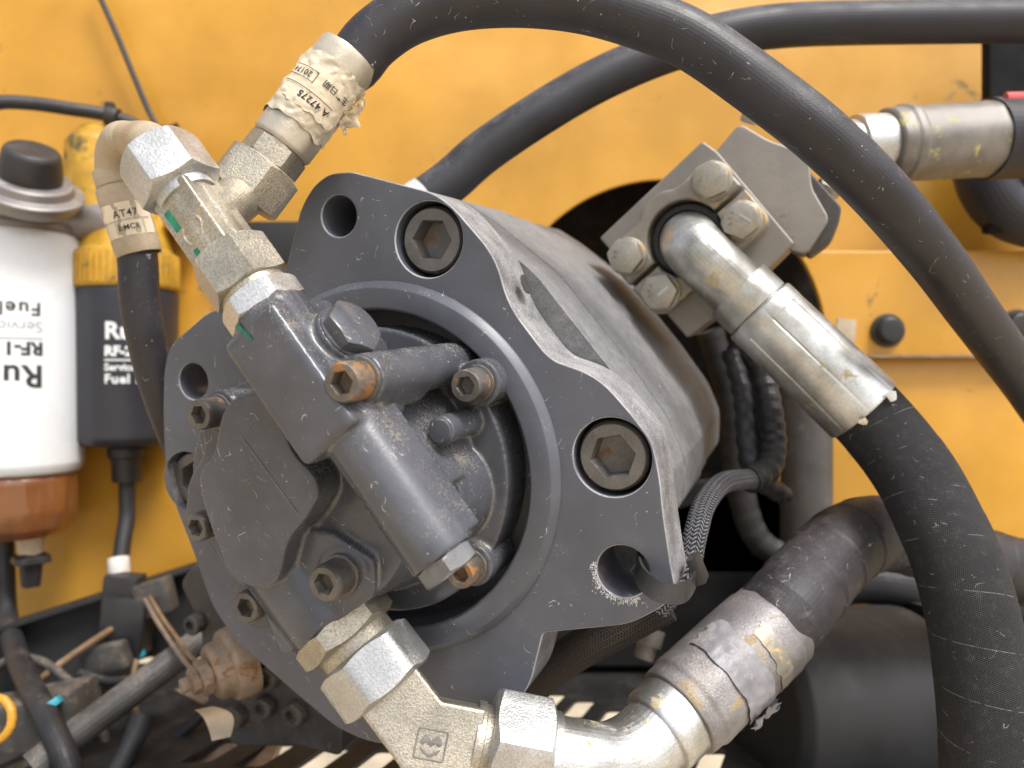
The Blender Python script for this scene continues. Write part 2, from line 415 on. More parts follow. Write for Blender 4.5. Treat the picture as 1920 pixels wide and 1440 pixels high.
M['cast'] = mat('grey_casting_paint', (.076, .079, .092), .24, 0, .20, 35, cav=.9, coat=.15, dust=.26, dust_col=(.36, .32, .25), up=.7, dsc=45, speck=1.4, streak=.22, bump=.16, bsc=420)
M['body'] = mat('dusty_grey_body_paint', (.125, .128, .135), .55, 0, .08, 30, dw=1.1, dsc=160, dust=.60, dust_col=(.34, .335, .33), up=.7, speck=.5, streak=.12, bump=.25, bsc=500, grain=.3)
M['floor'] = mat('recess_floor_paint', (.048, .047, .050), .42, 0, .12, 30, dust=.08, dust_col=(.3, .28, .25), speck=.7, bump=.12)
M['blackbolt'] = mat('black_oxide_bolt', (.15, .143, .135), .36, .45, .2, 60, dust=.18, dust_col=(.38, .34, .27), speck=.4, rust=.04, bump=.2, grain=.25)
M['screw'] = mat('weathered_screw_steel', (.15, .14, .13), .42, .5, .2, 80, dust=.36, dust_col=(.36, .32, .25), up=.4, speck=.3, rust=.10, rsc=70, bump=.25, grain=.3)
M['screwr'] = mat('rusty_screw_steel', (.16, .14, .12), .45, .4, .25, 80, dust=.30, dust_col=(.36, .30, .22), up=.4, rust=.34, rust_col=(.22, .085, .028), rsc=55, bump=.3, grain=.3)
M['zinc'] = mat('bright_zinc_plate', (.60, .60, .59), .36, .85, .14, 40, dust=.34, dust_col=(.50, .455, .385), up=.5, speck=.2, speck_col=(.25, .23, .2), bump=.3, bsc=900, grain=.35)
M['zincd'] = mat('dusty_zinc_plate', (.50, .455, .37), .38, .82, .2, 45, dust=.42, dust_col=(.40, .33, .23), up=.3, dsc=40, speck=.3, speck_col=(.2, .17, .13), bump=.45, bsc=1100, grain=.45)
M['zincy'] = mat('yellowish_zinc_plate', (.50, .475, .40), .36, .85, .26, 26, dust=.30, dust_col=(.55, .46, .33), up=.2, col2=(.62, .63, .63), rust=.04, rust_col=(.34, .23, .10), bump=.2, bsc=700, grain=.22)
M['pale'] = mat('dusty_pale_elbow_paint', (.43, .35, .24), .55, .1, .16, 30, dust=.4, dust_col=(.58, .49, .36), up=.3, bump=.25, grain=.15)
M['rubber'] = mat('black_hose_rubber', (.026, .0245, .029), .48, 0, .25, 40, dust=.34, dust_col=(.19, .175, .18), up=.9, dsc=45, speck=2.4, speck_col=(.58, .56, .54), bump=.22, uvfx=fx_helix(1.5, .05))
M['rubber2'] = mat('clean_hose_rubber', (.025, .025, .031), .5, 0, .15, 40, dust=.22, dust_col=(.15, .145, .155), up=1.6, spec=.4, bump=.08, uvfx=fx_helix(1.4, .08))
M['fabric'] = mat('textile_hose_cover', (.017, .0165, .018), .8, 0, .2, 40, dust=.12, dust_col=(.2, .18, .16), up=.3, speck=.3, speck_col=(.5, .48, .42), bump=.5, uvfx=fx_weave())
M['tape'] = mat('wrapped_hose_rubber', (.030, .027, .030), .55, 0, .25, 40, dust=.32, dust_col=(.13, .115, .115), up=.6, speck=.25, bump=.25, uvfx=fx_weave(1.0, .25, 26, .2))
M['braid'] = mat('braided_sleeve', (.17, .17, .19), .55, 0, .2, 60, dust=.2, dust_col=(.3, .28, .26), bump=.9, uvfx=fx_braid(2.2))
M['braidb'] = mat('brown_dusty_braid', (.075, .055, .042), .8, 0, .3, 60, dust=.3, dust_col=(.16, .12, .085), bump=.7, uvfx=fx_braid(1.5))
M['cable'] = mat('black_cable_plastic', (.022, .022, .024), .5, 0, .2, 60, dust=.25, dust_col=(.18, .16, .14), bump=.1)
M['yellow'] = mat('yellow_machine_paint', (.57, .285, .030), .33, 0, .13, 7, dust=.16, dust_col=(.50, .33, .13), up=.2, dsc=14, dw=.7, speck=.10, speck_col=(.2, .14, .07), bump=.06, bsc=120, spec=.5, warp=.8, streak=.22, rust=.015, rust_col=(.16, .09, .03), rsc=22)
M['yellowd'] = mat('dirty_yellow_paint', (.50, .28, .028), .5, 0, .28, 30, rust=.20, rust_col=(.09, .065, .03), rsc=40, dust=.15, bump=.1)
M['black'] = mat('black_chassis_paint', (.014, .014, .015), .6, 0, .25, 25, dust=.22, dust_col=(.09, .08, .07), up=.8, dsc=35, bump=.15)
M['white'] = mat('white_filter_paint', (.76, .78, .80), .28, 0, .02, 20, dust=.22, dust_col=(.56, .54, .50), dsc=30, dw=.6, bump=.02)
M['blackf'] = mat('black_filter_paint', (.026, .026, .034), .35, 0, .1, 20, dust=.06, dust_col=(.15, .14, .13), bump=.03)
M['alu'] = mat('grey_cast_aluminium', (.27, .25, .245), .45, .55, .12, 30, dust=.3, dust_col=(.40, .36, .33), bump=.15)
M['bowl'] = mat('amber_filter_bowl', (.36, .145, .05), .16, 0, .12, 25, trans=.55, coat=.5, bump=.03)
M['plast'] = mat('black_plastic', (.028, .027, .028), .42, 0, .2, 40, dust=.2, dust_col=(.16, .15, .14), bump=.1)
M['block'] = mat('dusty_grey_block', (.28, .26, .235), .5, .4, .14, 25, dust=.42, dust_col=(.44, .385, .335), up=.5, dsc=35, bump=.25, rust=.03)
M['clamp'] = mat('dusty_clamp_steel', (.30, .275, .235), .48, .5, .2, 35, dust=.40, dust_col=(.44, .37, .28), up=.4, rust=.24, rust_col=(.42, .24, .08), rsc=45, bump=.3)
M['hexb'] = mat('dusty_zinc_bolt', (.40, .375, .32), .42, .6, .15, 60, dust=.40, dust_col=(.45, .39, .29), up=.3, bump=.25, grain=.3)
M['paper'] = mat('yellowed_label_paper', (.70, .60, .44), .75, 0, .12, 40, dust=.25, dust_col=(.50, .38, .24), up=-.2, dsc=60, bump=.5, bsc=160)
M['paperc'] = mat('aged_label_film', (.56, .49, .37), .5, .2, .2, 50, dust=.3, dust_col=(.55, .42, .28), up=-.2, dsc=60, bump=.6, bsc=200)
M['ink'] = mat('black_label_ink', (.03, .028, .026), .6, 0, .2, 200, bump=0)
M['inkw'] = mat('white_print', (.72, .74, .74), .5, 0, .05, 100, bump=0)
M['inkg'] = mat('grey_print', (.28, .29, .30), .5, 0, .05, 100, bump=0)
M['green'] = mat('green_marker_paint', (.012, .20, .12), .5, 0, .35, 300, dust=.2, dust_col=(.3, .3, .2), bump=.3)
M['rusty'] = mat('rusty_steel', (.33, .25, .185), .55, .35, .3, 50, dust=.45, dust_col=(.30, .22, .14), up=.3, rust=.22, bump=.5, grain=.3)
M['dkst'] = mat('dark_dusty_steel', (.07, .066, .062), .55, .2, .25, 40, dust=.50, dust_col=(.30, .25, .19), up=.6, rust=.08, bump=.3)
M['pipe'] = mat('grey_dusty_pipe', (.10, .095, .09), .5, .2, .2, 40, dust=.5, dust_col=(.30, .265, .22), up=.8, bump=.2)
M['wirey'] = mat('orange_wire_insulation', (.60, .30, .03), .4, 0, .1, 50, bump=.05)
M['wireb'] = mat('brown_wire_insulation', (.20, .12, .06), .6, 0, .2, 50, dust=.3, bump=.1)
M['cyan'] = mat('cyan_tape', (.05, .42, .55), .4, 0, .15, 80, bump=.2)
M['red'] = mat('red_stripe_rubber', (.62, .10, .10), .5, 0, .1, 60, bump=.1)
M['tapew'] = mat('white_tape', (.62, .60, .56), .6, 0, .1, 80, dust=.2, bump=.2)
M['ferr'] = mat('grey_worn_ferrule', (.22, .205, .19), .48, .5, .25, 40, dust=.35, dust_col=(.36, .30, .22), up=.3, rust=.12, rust_col=(.4, .3, .1), bump=.3)
M['void'] = mat('flat_black_paint', (.010, .010, .011), .85, 0, .2, 30, bump=.05, spec=.2)
M['grime'] = mat('peeling_grey_sleeve', (.25, .235, .235), .42, .35, .30, 35, dust=.42, dust_col=(.44, .39, .33), up=.3, dsc=45, rust=.13, rust_col=(.24, .155, .085), rsc=34, grain=.3, bump=.5, bsc=350)
M['film'] = mat('torn_grey_film', (.22, .215, .23), .35, 0, .25, 60, dust=.25, bump=.4)
M['chip'] = mat('white_bare_scuff', (.62, .62, .63), .7, 0, .2, 300, bump=.8, bsc=600)
M['tan'] = mat('tan_cloth_rag', (.55, .45, .33), .8, 0, .15, 60, bump=.3)
M['ground'] = mat('sandy_ground', (.46, .375, .26), .9, 0, .2, 6, dust=.2, dust_col=(.55, .45, .3), bump=.3, bsc=60)
# ------------------------------------------------------------------ hydraulic pump
def capscrew_mesh(name, r, H, sock, depth, m, knurl=True, n=96):
    vs, fs = [], []; rings = []
    def ring(rf, z):
        k = len(vs); rings.append(list(range(k, k+n)))
        for j in range(n):
            a = 2*math.pi*j/n; q = rf(a, j); vs.append(V((q*math.cos(a), q*math.sin(a), z)))
    kn = (lambda a, j: r*(1.0 if j % 2 else .972)) if knurl else (lambda a, j: r)
    hx = lambda s: (lambda a, j: s/math.cos((a+math.pi/6) % (math.pi/3)-math.pi/6))
    ring(lambda a, j: r*.97, -H); ring(kn, -H*.97); ring(kn, -H*.22); ring(lambda a, j: r*.985, -H*.18); ring(lambda a, j: r*.985, -H*.10); ring(lambda a, j: r*.90, 0)
    ring(lambda a, j: min(hx(sock)(a, j)*1.06, r*.88), 0); ring(hx(sock), -sock*.12); ring(hx(sock), -depth); rings.append([len(vs)]); vs.append(V((0, 0, -depth*1.12)))
    for i in range(len(rings)-1):
        a, b = rings[i], rings[i+1]
        for j in range(n):
            if len(b) == 1: fs.append((a[j], a[(j+1) % n], b[0]))
            else: fs.append((a[j], a[(j+1) % n], b[(j+1) % n], b[j]))
    return _mesh(name, vs, fs, m, None, 32)
ME_CAP = capscrew_mesh('cap_screw', 8.0, 13, 4.2, 6, M['screw'])
ME_CAPR = capscrew_mesh('cap_screw', 8.0, 13, 4.2, 6, M['screwr'])
ME_BIG = capscrew_mesh('socket_bolt', 14.2, 20, 7.6, 9, M['blackbolt'], False)
def washer_mesh(name, r0, r1, t, m):
    g = lathe((0, 0, 0), (0, 0, 1), [(0, r0), (0, r1), (t, r1), (t, r0), (0, r0)], 48, .3); return _mesh(name, g[0], g[1], m, None, 30)
ME_WASH = washer_mesh('washer', 5.0, 9.3, 1.8, M['screw'])

pump = thing('hydraulic_pump', 'dark grey cast hydraulic pump with four-lobed mounting flange in the centre', 'pump', PL(0, 0, -28))
holes = [PX(635, 405, 0)+(8.9,), PX(1168, 1072, 0)+(10.5,), PX(362, 715, 0)+(8.9,)]
bolts = [PX(803, 449, 0), PX(1147, 858, 0), PX(352, 902, 0)]
out_px = [(640, 323, 8), (660, 322, 5), (815, 362, 22), (853, 392, 14), (930, 482, 12), (952, 570, 14), (1020, 660, 16), (1040, 677, 6), (1122, 706, 16), (1187, 780, 6), (1223, 828, 14),
          (1238, 900, 10), (1243, 960, 4), (1258, 1060, 6), (1268, 1112, 10), (1240, 1140, 8), (1180, 1171, 6), (1018, 1187, 2), (992, 1293, 8), (940, 1345, 18), (830, 1400, 14), (700, 1395, 12), (633, 1367, 8),
          (550, 1297, 8), (493, 1247, 8), (440, 1200, 8), (397, 1137, 8), (363, 1037, 8), (325, 940, 8), (308, 860, 8), (305, 760, 8), (307, 690, 6), (318, 648, 6), (395, 580, 8),
          (500, 570, 10), (530, 525, 8), (565, 385, 8), (590, 345, 8), (617, 326, 8)]
out = [PX(p[0], p[1], 0)+(p[2],) for p in out_px]
loops = [rpoly(out)]+[circle2(*h) for h in holes]+[circle2(b[0], b[1], 15.6) for b in bolts]+[circle2(0, 0, 70.2, 96)]
flange = part('mounting_flange', extrude2d(loops, -28, 0, PL, .8), M['flange'], pump)
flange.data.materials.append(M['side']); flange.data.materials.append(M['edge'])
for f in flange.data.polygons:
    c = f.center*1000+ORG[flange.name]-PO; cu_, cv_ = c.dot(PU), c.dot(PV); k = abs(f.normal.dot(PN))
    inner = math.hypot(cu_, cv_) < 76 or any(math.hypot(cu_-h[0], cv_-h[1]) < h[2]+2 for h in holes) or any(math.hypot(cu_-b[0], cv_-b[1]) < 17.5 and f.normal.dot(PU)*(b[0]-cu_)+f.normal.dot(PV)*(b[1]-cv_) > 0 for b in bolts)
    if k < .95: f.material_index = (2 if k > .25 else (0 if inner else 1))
part('pilot_ring', lathe(PO, PN, [(-26, 69.7), (3.0, 69.7), (4.0, 70.6), (4.0, 79.0), (.9, 82.0), (-3, 82.0)], 160, .35), M['flange'], pump)
part('recess_floor', lathe(PL(0, 0, -30), PN, [(0, 0), (0, 74), (13, 74), (13, 0)], 96, .5), M['floor'], pump)
# body behind the flange
bpx = [(690, 340), (800, 354), (868, 398), (1003, 508), (1148, 692), (1262, 800), (1297, 880), (1292, 965), (1150, 1120), (900, 1150), (600, 1100), (470, 800), (600, 480)]
buv = [PX(x, y, -29) for x, y in bpx]; buv[5:8] = [(113.5, 15.5), (120.5, -3), (119.5, -24)]
bo = rpoly([(p[0], p[1], 4) for p in buv], 4, 2)
cb = sum((V(p) for p in bo), V((0, 0)))/len(bo)
def ring_at(s, h, du=0, dv=0): return [PL(cb.x+(p.x-cb.x)*s+du, cb.y+(p.y-cb.y)*s+dv, h) for p in bo]
part('pump_body', loft([ring_at(.985, -29.0), ring_at(.992, -30), ring_at(.992, -62), ring_at(.980, -62.3), ring_at(.980, -64), ring_at(.992, -64.3), ring_at(.992, -122), ring_at(.978, -124), ring_at(.978, -150), ring_at(.965, -151), ring_at(.965, -212)][::-1]), M['body'], pump, sharp=9)
u0, v0 = PX(1000, 500, -12)
part('drain_plug', lathe(PL(*PX(985, 533, -14), -14)+(PU*.9+PV*.2)*-.2, PU*.96+PV*.28, [(0, 0), (0, 4.2), (.5, 4.2), (.5, 2.6), (-1.5, 2.4), (-1.5, 0)][:4]+[(.2, 0)], 24, .2), M['floor'], pump)
for k, (b, dep) in enumerate(zip(bolts, (-3.0, -1.5, -4.5))):
    o = inst('socket_bolt', ME_BIG, pump, PL(b[0], b[1], dep), PN, PU*math.cos(.42+k*.28)+PV*math.sin(.42+k*.28))
    part('counterbore', lathe(PL(b[0], b[1], -27), PN, [(0, 0), (0, 15.9), (8, 15.9), (8, 0)], 40, 0), M['floor'], pump)
    if k < 2:                      # the strength marking stamped on the head
        s = ('1020', '0201')[k-1] if k else '0201'
        t0 = math.radians(150 if k else 205); g = text2d('1020' if k else 'OLO', 3.6, .05, 1.25, 'CENTER')
        vs = []
        for x, y in g[0]:
            a = t0-x/11.0; rr = 10.0+y; vs.append(PL(b[0]+rr*math.cos(a), b[1]+rr*math.sin(a), dep+.12))
        part('head_marking', (vs, g[1]), M['screw'], o.parent, sharp=0)
# front cover casting: solids welded by remeshing
S = dict(a=(640, 718, 78), b=(872, 724, 24), c=(372, 778, 47), d=(366, 990, 42), e=(607, 1096, 58), f=(862, 1078, 20))
SU = {k: PX(x, y, h) for k, (x, y, h) in S.items()}
sol = []
sol.append(cyl(PL(-2, 0, -18), PL(-2, 0, 4), 62.5, 96)); sol.append(cyl(PL(-6, 0, 0), PL(-9, 0, 40), 53, 96, 48))
sol.append(cyl(PL(-30, -4, -10), PL(-30, -4, 30), 49, 80))
for k, rr in (('a', 8.8), ('b', 9.4), ('c', 9.0), ('d', 8.6), ('e', 10.4), ('f', 9.0)):
    u, v = SU[k]; h = S[k][2]-11.5
    if k == 'a': sol.append(cyl(PL(u+2, v, -12), PL(u, v, h), rr))
    else: sol.append(cyl(PL(u, v, -16), PL(u, v, h), rr))
# left ears carrying screws c, d
def prism(px, h0, h1, r=5): 
    lo = rpoly([PX(x, y, h1)+(r,) for x, y in px]); n = len(lo)
    # wind counter-clockwise
    ar = sum(lo[i].x*lo[(i+1) % n].y-lo[(i+1) % n].x*lo[i].y for i in range(n))
    if ar < 0: lo = lo[::-1]
    return loft([[PL(p.x, p.y, h0) for p in lo], [PL(p.x, p.y, h1) for p in lo]])
sol.append(prism([(400, 735), (470, 735), (560, 780), (640, 900), (600, 1000), (560, 1090), (500, 1120), (430, 1090), (395, 1020), (345, 985), (352, 900), (385, 850), (372, 770)], -6, 33, 6))
lid = [(431, 747), (480, 733), (520, 773), (548, 853), (590, 893), (598, 929), (569, 978), (540, 1009), (529, 1053), (520, 1093), (480, 1107), (431, 1084), (409, 1031), (380, 942), (369, 889), (402, 853), (411, 787)]
sol.append(prism(lid, 15, 56, 5))
# long spool tube across the front
HT = 64
t0, t1 = PP(505, 588, HT), PP(826, 1047, HT); td = (t1-t0).normalized(); tside = td.cross(PN).normalized()
if tside.dot(PU) < 0: tside = -tside
sol.append(cyl(t0, t0.lerp(t1, .46), 13.9, 64)); sol.append(cyl(t0.lerp(t1, .40)+tside*1.5, t1+tside*1.0, 12.0, 64, 11.6))
sol.append(box((t0+t1)/2+PN*-24-tside*5-td*8, td*((t1-t0).length*.38), tside*8.5, PN*20, 1))
mid = t0.lerp(t1, .72)
sol.append(box(mid+tside*8.0+PN*-6.5, td*((t1-t0).length*.262), tside*5.2, PN*7.0, 1))
sol.append(box(t0.lerp(t1, .27)-tside*1.5+PN*-4, td*26, tside*13.4, PN*18.0, 3))           # flat shoulder beside the upper port
sol.append(cyl(PL(SU['a'][0]-4, SU['a'][1]-3, 30), PL(SU['a'][0]-3, SU['a'][1]-2, 60), 10.5))
# boss of the hexagon plug
pd = (PU*.80+PV*.58+PN*.12).normalized(); pb = PP(652, 625, 58)
sol.append(cyl(pb-pd*26, pb, 11.8, 48)); sol.append(cyl(pb-pd*16+PN*-30, pb-pd*10, 9))
# locating pin boss and the rounded cheek under it
sol.append(cyl(PL(*PX(826, 808, 30), 4), PL(*PX(826, 808, 30), 30), 5.6)); sol.append(cyl(PL(30, -6, 0), PL(27, -6, 24), 24, 60))
# lower outlet port
HQ = 31
q0, q1 = PP(530, 1023, HQ), PP(636, 1164, HQ); qd = (q1-q0).normalized()
sol.append(cyl(q0-qd*10, q1, 20.5, 56)); sol.append(prism([(431, 1084), (480, 1107), (516, 1206), (530, 1232), (700, 1120), (700, 1050), (620, 1000), (545, 990), (470, 1000)], 8, 46, 3))
sol.append(cyl(PL(*PX(470, 1130, 10), -16), PL(*PX(470, 1130, 10), 6), 14))
cover = part('front_cover', remesh(sol, .8, 5), M['cast'], pump, sharp=0)
cover.data.shade_smooth()
part('nameplate_line', (lambda g: g)(box(PP(505, 890, 56.1), (PP(562, 962, 56.1)-PP(458, 820, 56.1))*.5, PU*.25, PN*.25, .05)), M['body'], pump)
for k in 'abcdef':
    u, v = SU[k]; h = S[k][2]
    q = dict(a=.86, b=.80, c=.80, d=.78, e=.88, f=.76)[k]
    inst('washer', ME_WASH, pump, PL(u, v, h-11.4), PN, None, q)
    inst('cap_screw', ME_CAPR if k in 'af' else ME_CAP, pump, PL(u, v, h), PN, PU*math.cos(ord(k))+PV*math.sin(ord(k)), q)
inst('cap_screw', ME_CAP, pump, PP(460, 1140, 14), PN, PV, .95)
hexp = part('hexagon_plug', nut(pb-pd*.5, pd, 6.5, 9.6, 0, PN*.6+PV, .93), M['cast'], pump)
part('plug_collar', lathe(pb-pd*1, pd, [(0, 0), (0, 11.2), (1.8, 11.2), (1.8, 0)], 40, .4), M['cast'], pump)
part('spool_end_plug', nut(t1+tside*1.0-td*.5, td, 7.0, 9.9, 0, PN, .94), mat('rusted_plug_paint', (.14, .14, .145), .30, .2, .2, 60, rust=.22, rust_col=(.20, .085, .035), rsc=45, dust=.3, speck=.3), pump)
part('dowel_pin', lathe(PL(*PX(826, 808, 30), 29), PN, [(0, 0), (0, 4.6), (2.2, 4.6), (2.2, 0)], 32, .5), M['cast'], pump)
# marker strokes on the spool tube by the upper port
def on_tube(pts, wd, name):
    vs, fs = [], []
    for i, (a, s) in enumerate(pts):
        w = wd*(1-i/len(pts)*.7)
        for sg in (-1, 1):
            an = a+sg*w/14.6/2; c = t0+td*s; vs.append(c+(PN*math.cos(an)-tside*math.sin(an))*14.5)
    for i in range(len(pts)-1): fs.append((2*i, 2*i+1, 2*i+3, 2*i+2))
    part(name, (vs, fs), M['green'], pump, sharp=0)
on_tube([(.72, 2), (.70, 6), (.67, 9), (.64, 12), (.61, 15), (.59, 19)], 3.6, 'marker_stroke')
on_tube([(.30, 1), (.28, 3), (.24, 5), (.19, 7), (.16, 9)], 2.8, 'marker_stroke')
# chipped bare metal round the lower lug hole, where the tie has rubbed
bmc = []
for i in range(420):
    a = random.uniform(math.radians(165), math.radians(305)); rr = 10.9+abs(random.gauss(0, 1.3)); u, v = holes[1][0]+rr*math.cos(a), holes[1][1]+rr*math.sin(a)
    s = random.uniform(.10, .34); n = 5; an = random.random()*6
    pts = [PL(u+s*random.uniform(.5, 1.3)*math.cos(an+6.28*k/n), v+s*random.uniform(.5, 1.3)*math.sin(an+6.28*k/n), .06+.02*(i % 5)) for k in range(n)]
    bmc.append((pts, [tuple(range(n))]))
part('scuffed_edge', join(*bmc), M['chip'], flange, sharp=0, kind='stuff')
# ------------------------------------------------------------------ upper tee fitting on the pump port
def on_run(px, py): return PP(px, py, HT)
ra = -td                                   # run axis, away from the port
def at(s): return t0+ra*s                  # distance along the run from the port face
tee = thing('tee_fitting', 'zinc tee fitting with green marker stripes screwed into the upper pump port', 'pipe fitting', t0)
SC = 285/FPX                               # mm per photo pixel around the tee
part('port_adapter', nut(at(-1), ra, 9, 13.2, 0, PN*.9+tside*.5, .97), M['zinc'], tee)
part('adapter_collar', lathe(at(7), ra, [(0, 0), (0, 12.2), (4, 12.2), (4, 0)], 40, .5), M['zincd'], tee)
part('swivel_nut', nut(at(10.5), ra, 17, 13.0, 0, PN+tside*.35, .99, 1.16), M['zincd'], tee)
tc_ = at(42)                               # tee centre
br = (W(640, 128, 318)-W(470, 352, 312)).normalized()      # branch axis, up to the arch hose
br = (br-ra*br.dot(ra)*.0).normalized()
sole = [box(at(41), ra*15, tside*9.0, PN*9.0, .5), cyl(at(26), at(62), 9.6, 40)]
nb = W(452, 372, 312)                      # where the branch nut starts
sole.append(cyl(tc_, nb+br*3, 9.4, 40)); sole.append(box(tc_.lerp(nb, .45), (nb-tc_)*.5, (nb-tc_).cross(PN).normalized()*8.8, PN*8.6, .5))
teeb = part('tee_body', remesh(sole, .5, 3), M['zincd'], tee, sharp=0); teeb.data.shade_smooth()
cap = [(0, 0), (0, 1)]
part('run_thread_collar', lathe(at(53), ra, [(0, 0), (0, 10.8), (7, 10.8), (7, 0)], 44, .6), M['zinc'], tee)
def patch(c, dx, dy, name, mt, par, n=PN, th=.12):
    part(name, box(c, dx, dy, n*th, 0), mt, par)
pt = PN*9.1
patch(at(46)+pt-tside*5, ra*4.5, tside*1.3, 'marker_stroke', M['green'], tee)
patch(at(29)+pt-tside*3.4, ra*3.4, tside*1.6, 'marker_stroke', M['green'], tee)
bd2 = (nb-tc_).normalized()
patch(tc_+PN*8.8+bd2*8, bd2*4.8, bd2.cross(PN).normalized()*1.1, 'marker_stroke', M['green'], tee)
# cast emblem: oval frame round two upright bars and a cross bar
emb = [lathe(at(38)+PN*8.6, PN, [(0, 4.6), (.7, 4.5), (1.0, 4.1), (.7, 3.7), (0, 3.6)], 36, 0, lambda a, t: 1+.28*abs(math.cos(a)))]
for sgn in (-1, 1): emb.append(box(at(38)+PN*9.0+tside*sgn*1.2, ra*3.0, tside*.45, PN*.45, .1))
emb.append(box(at(38)+PN*9.0, ra*.4, tside*1.4, PN*.45, .1))
part('cast_emblem', join(*[(g[0], g[1]) for g in emb]), M['zincd'], tee)

# ------------------------------------------------------------------ left hose assembly: nut, elbow, ferrule, hose
lh = thing('hose_assembly', 'thin black hose with pale elbow and AT47 label behind the left pump lobe', 'hose', at(60), 'hydraulic hoses')
part('union_nut', nut(at(57), ra, 19, 13.6, 0, PN*.80+tside*.60, .95, 1.14), M['zinc'], lh)
e0 = at(74); de = W(262, 330, 388)
elb = [at(70), at(80), W(252, 262, 352)+V((0, 0, 0)), W(226, 262, 362), W(213, 288, 370), W(212, 330, 376), W(214, 350, 377)]
part('elbow_tube', sweep(elb, 8.0, 32, 1.5, None, True), M['pale'], lh, sharp=0)
fa, fb = W(212, 318, 376), W(262, 478, 380); fd = (fb-fa).normalized(); FL = (fb-fa).length
part('elbow_collar', lathe(fa, fd, [(0, 7), (0, 9.6), (8, 9.9), (8.6, 9.2), (9.5, 9.2), (9.5, 7)], 44, .5), M['pale'], lh)
lf = part('ferrule', lathe(fa+fd*9, fd, [(0, 7), (0, 10.6), (4, 11.0), (FL-14, 11.0), (FL-9, 10.6), (FL-9, 9.4), (FL-14, 9.4)], 56, .6, lambda a, t: 1+.012*math.cos(8*a)), M['pale'], lh)
lp = rect2(-13, -8, 14, 8, 28, 8)
lab = wrap(lp, fa+fd*(FL*.62), -fd, V((.25, -1, .0)), 11.15)
lab = ([p+(p-(fa+fd*(FL*.62))).normalized()*(.35*mnoise.noise(p*.35)) for p in lab[0]], lab[1])
lbl = part('paper_label', lab, M['paper'], lf, sharp=60)
for s, tt, sz in (('AT47', .9, 5.0), ('E:MCR', -5.2, 3.6)):
    part('label_print', wrap(text2d(s, sz, .02, 1.05, 'CENTER'), fa+fd*(FL*.62), -fd, V((.25, -1, 0)), 11.6, 1.0, tt), M['ink'], lf, sharp=0)
for x0, y0, x1, y1 in ((-14, 0, 12, .35), (-5, -7, -4.7, .2), (8, -7, 8.3, .2)):
    part('label_line', wrap(rect2(x0, y0, x1, y1, 14), fa+fd*(FL*.62), -fd, V((.25, -1, 0)), 11.62, 0, -.6), M['inkg'], lf, sharp=0)
part('hose_tube', sweep([fa+fd*(FL-16), W(258, 486, 380), W(262, 560, 381), W(276, 640, 386), W(302, 735, 396), W(350, 860, 420), W(420, 1000, 460)], 9.3, 36, 3), M['rubber'], lh, sharp=0)

# ------------------------------------------------------------------ arch hose from the tee branch
ah = thing('hose_assembly', 'long black rubber hose arching over the pump from a taped crimp ferrule', 'hose', nb, 'hydraulic hoses')
part('union_nut', nut(nb, br, 17.5, 14.6, 0, V((.15, -1, .25)), .95, 1.13), M['zincd'], ah)
part('hexagon_collar', nut(nb+br*17.2, br, 9.5, 11.2, 0, V((.5, -1, .25)), .97), M['zincd'], ah)
fs0 = nb+br*26.5; FL1 = (W(664, 117, 322)-fs0).length
def crimp(a, t): return 1+.010*math.cos(8*a)
af = part('ferrule', lathe(fs0, br, [(0, 9), (0, 12.0), (1.5, 12.8), (FL1-3, 13.1), (FL1, 12.9), (FL1, 10.8), (FL1-6, 10.8)], 64, .5, crimp), M['ferr'] if False else mat('dusty_crimp_ferrule', (.52, .47, .38), .42, .6, .15, 40, dust=.5, dust_col=(.56, .47, .34), up=.2, bump=.35, bsc=600), ah)
fc = V((-.15, -1, .12)); cm = fs0+br*(FL1*.5); up_t = -br
# crinkled label film round most of the ferrule
def film(x0, x1, y0, y1, nx, ny, R, amp, seed, ragged=1.5):
    random.seed(seed); vs, fs = rect2(0, 0, 1, 1, nx, ny); o = []
    for (x, y) in vs:
        rx = ragged*mnoise.noise(V((seed, y*7, 0))); ry = ragged*1.4*mnoise.noise(V((x*9, seed, 3)))
        o.append((x0+(x1-x0)*x+(rx if x in (0, 1) else 0), y0+(y1-y0)*y+(ry if y in (0, 1) else 0)))
    g = wrap((o, fs), cm, up_t, fc, R); c = []
    for p in g[0]:
        ax = cm+up_t*((p-cm).dot(up_t)); n = (p-ax).normalized()
        q = p*.16; a = mnoise.noise(q+V((seed, 0, 0)))+.5*mnoise.noise(q*2.3+V((0, seed, 0)))
        c.append(p+n*(max(0, abs(a)*1.9-.12)*amp))
    return c, g[1]
part('label_film', film(-26, 25, -15, 14.5, 90, 46, 13.3, .8, 3), M['paperc'], af, sharp=50)
part('paper_label', film(-22, 9, -9.5, 8.5, 70, 40, 13.75, .3, 9), M['paper'], af, sharp=50)
Rt = 14.25
def pr(s, sz, x, y, bold=0.02, sp=1.05, par=af): part('label_print', wrap(text2d(s, sz, bold, sp), cm, up_t, fc, Rt, x, y), M['ink'], par, sharp=0)
pr('20174', 3.6, -1.5, -5.4, .05); pr('\u751f\u4ea7\u65e5\u671f', 3.4, -20.0, -6.0, .02, .92); pr('A 47275', 3.8, -15.5, 3.0, .10, 1.1)
for x0, y0, x1, y1 in ((-3.6, -2.0, 9.5, -1.72), (-3.6, -6.6, 9.5, -6.32), (-3.6, -6.6, -3.32, -1.72), (-16, 1.3, 9.5, 1.6)):
    part('label_line', wrap(rect2(x0, y0, x1, y1, 14), cm, up_t, fc, Rt), M['ink'], af, sharp=0)
tail = part('torn_film', film(-30, -22, -12, 3, 16, 20, 14.2, 3.2, 21, 4.0), M['paper'], af, sharp=60)
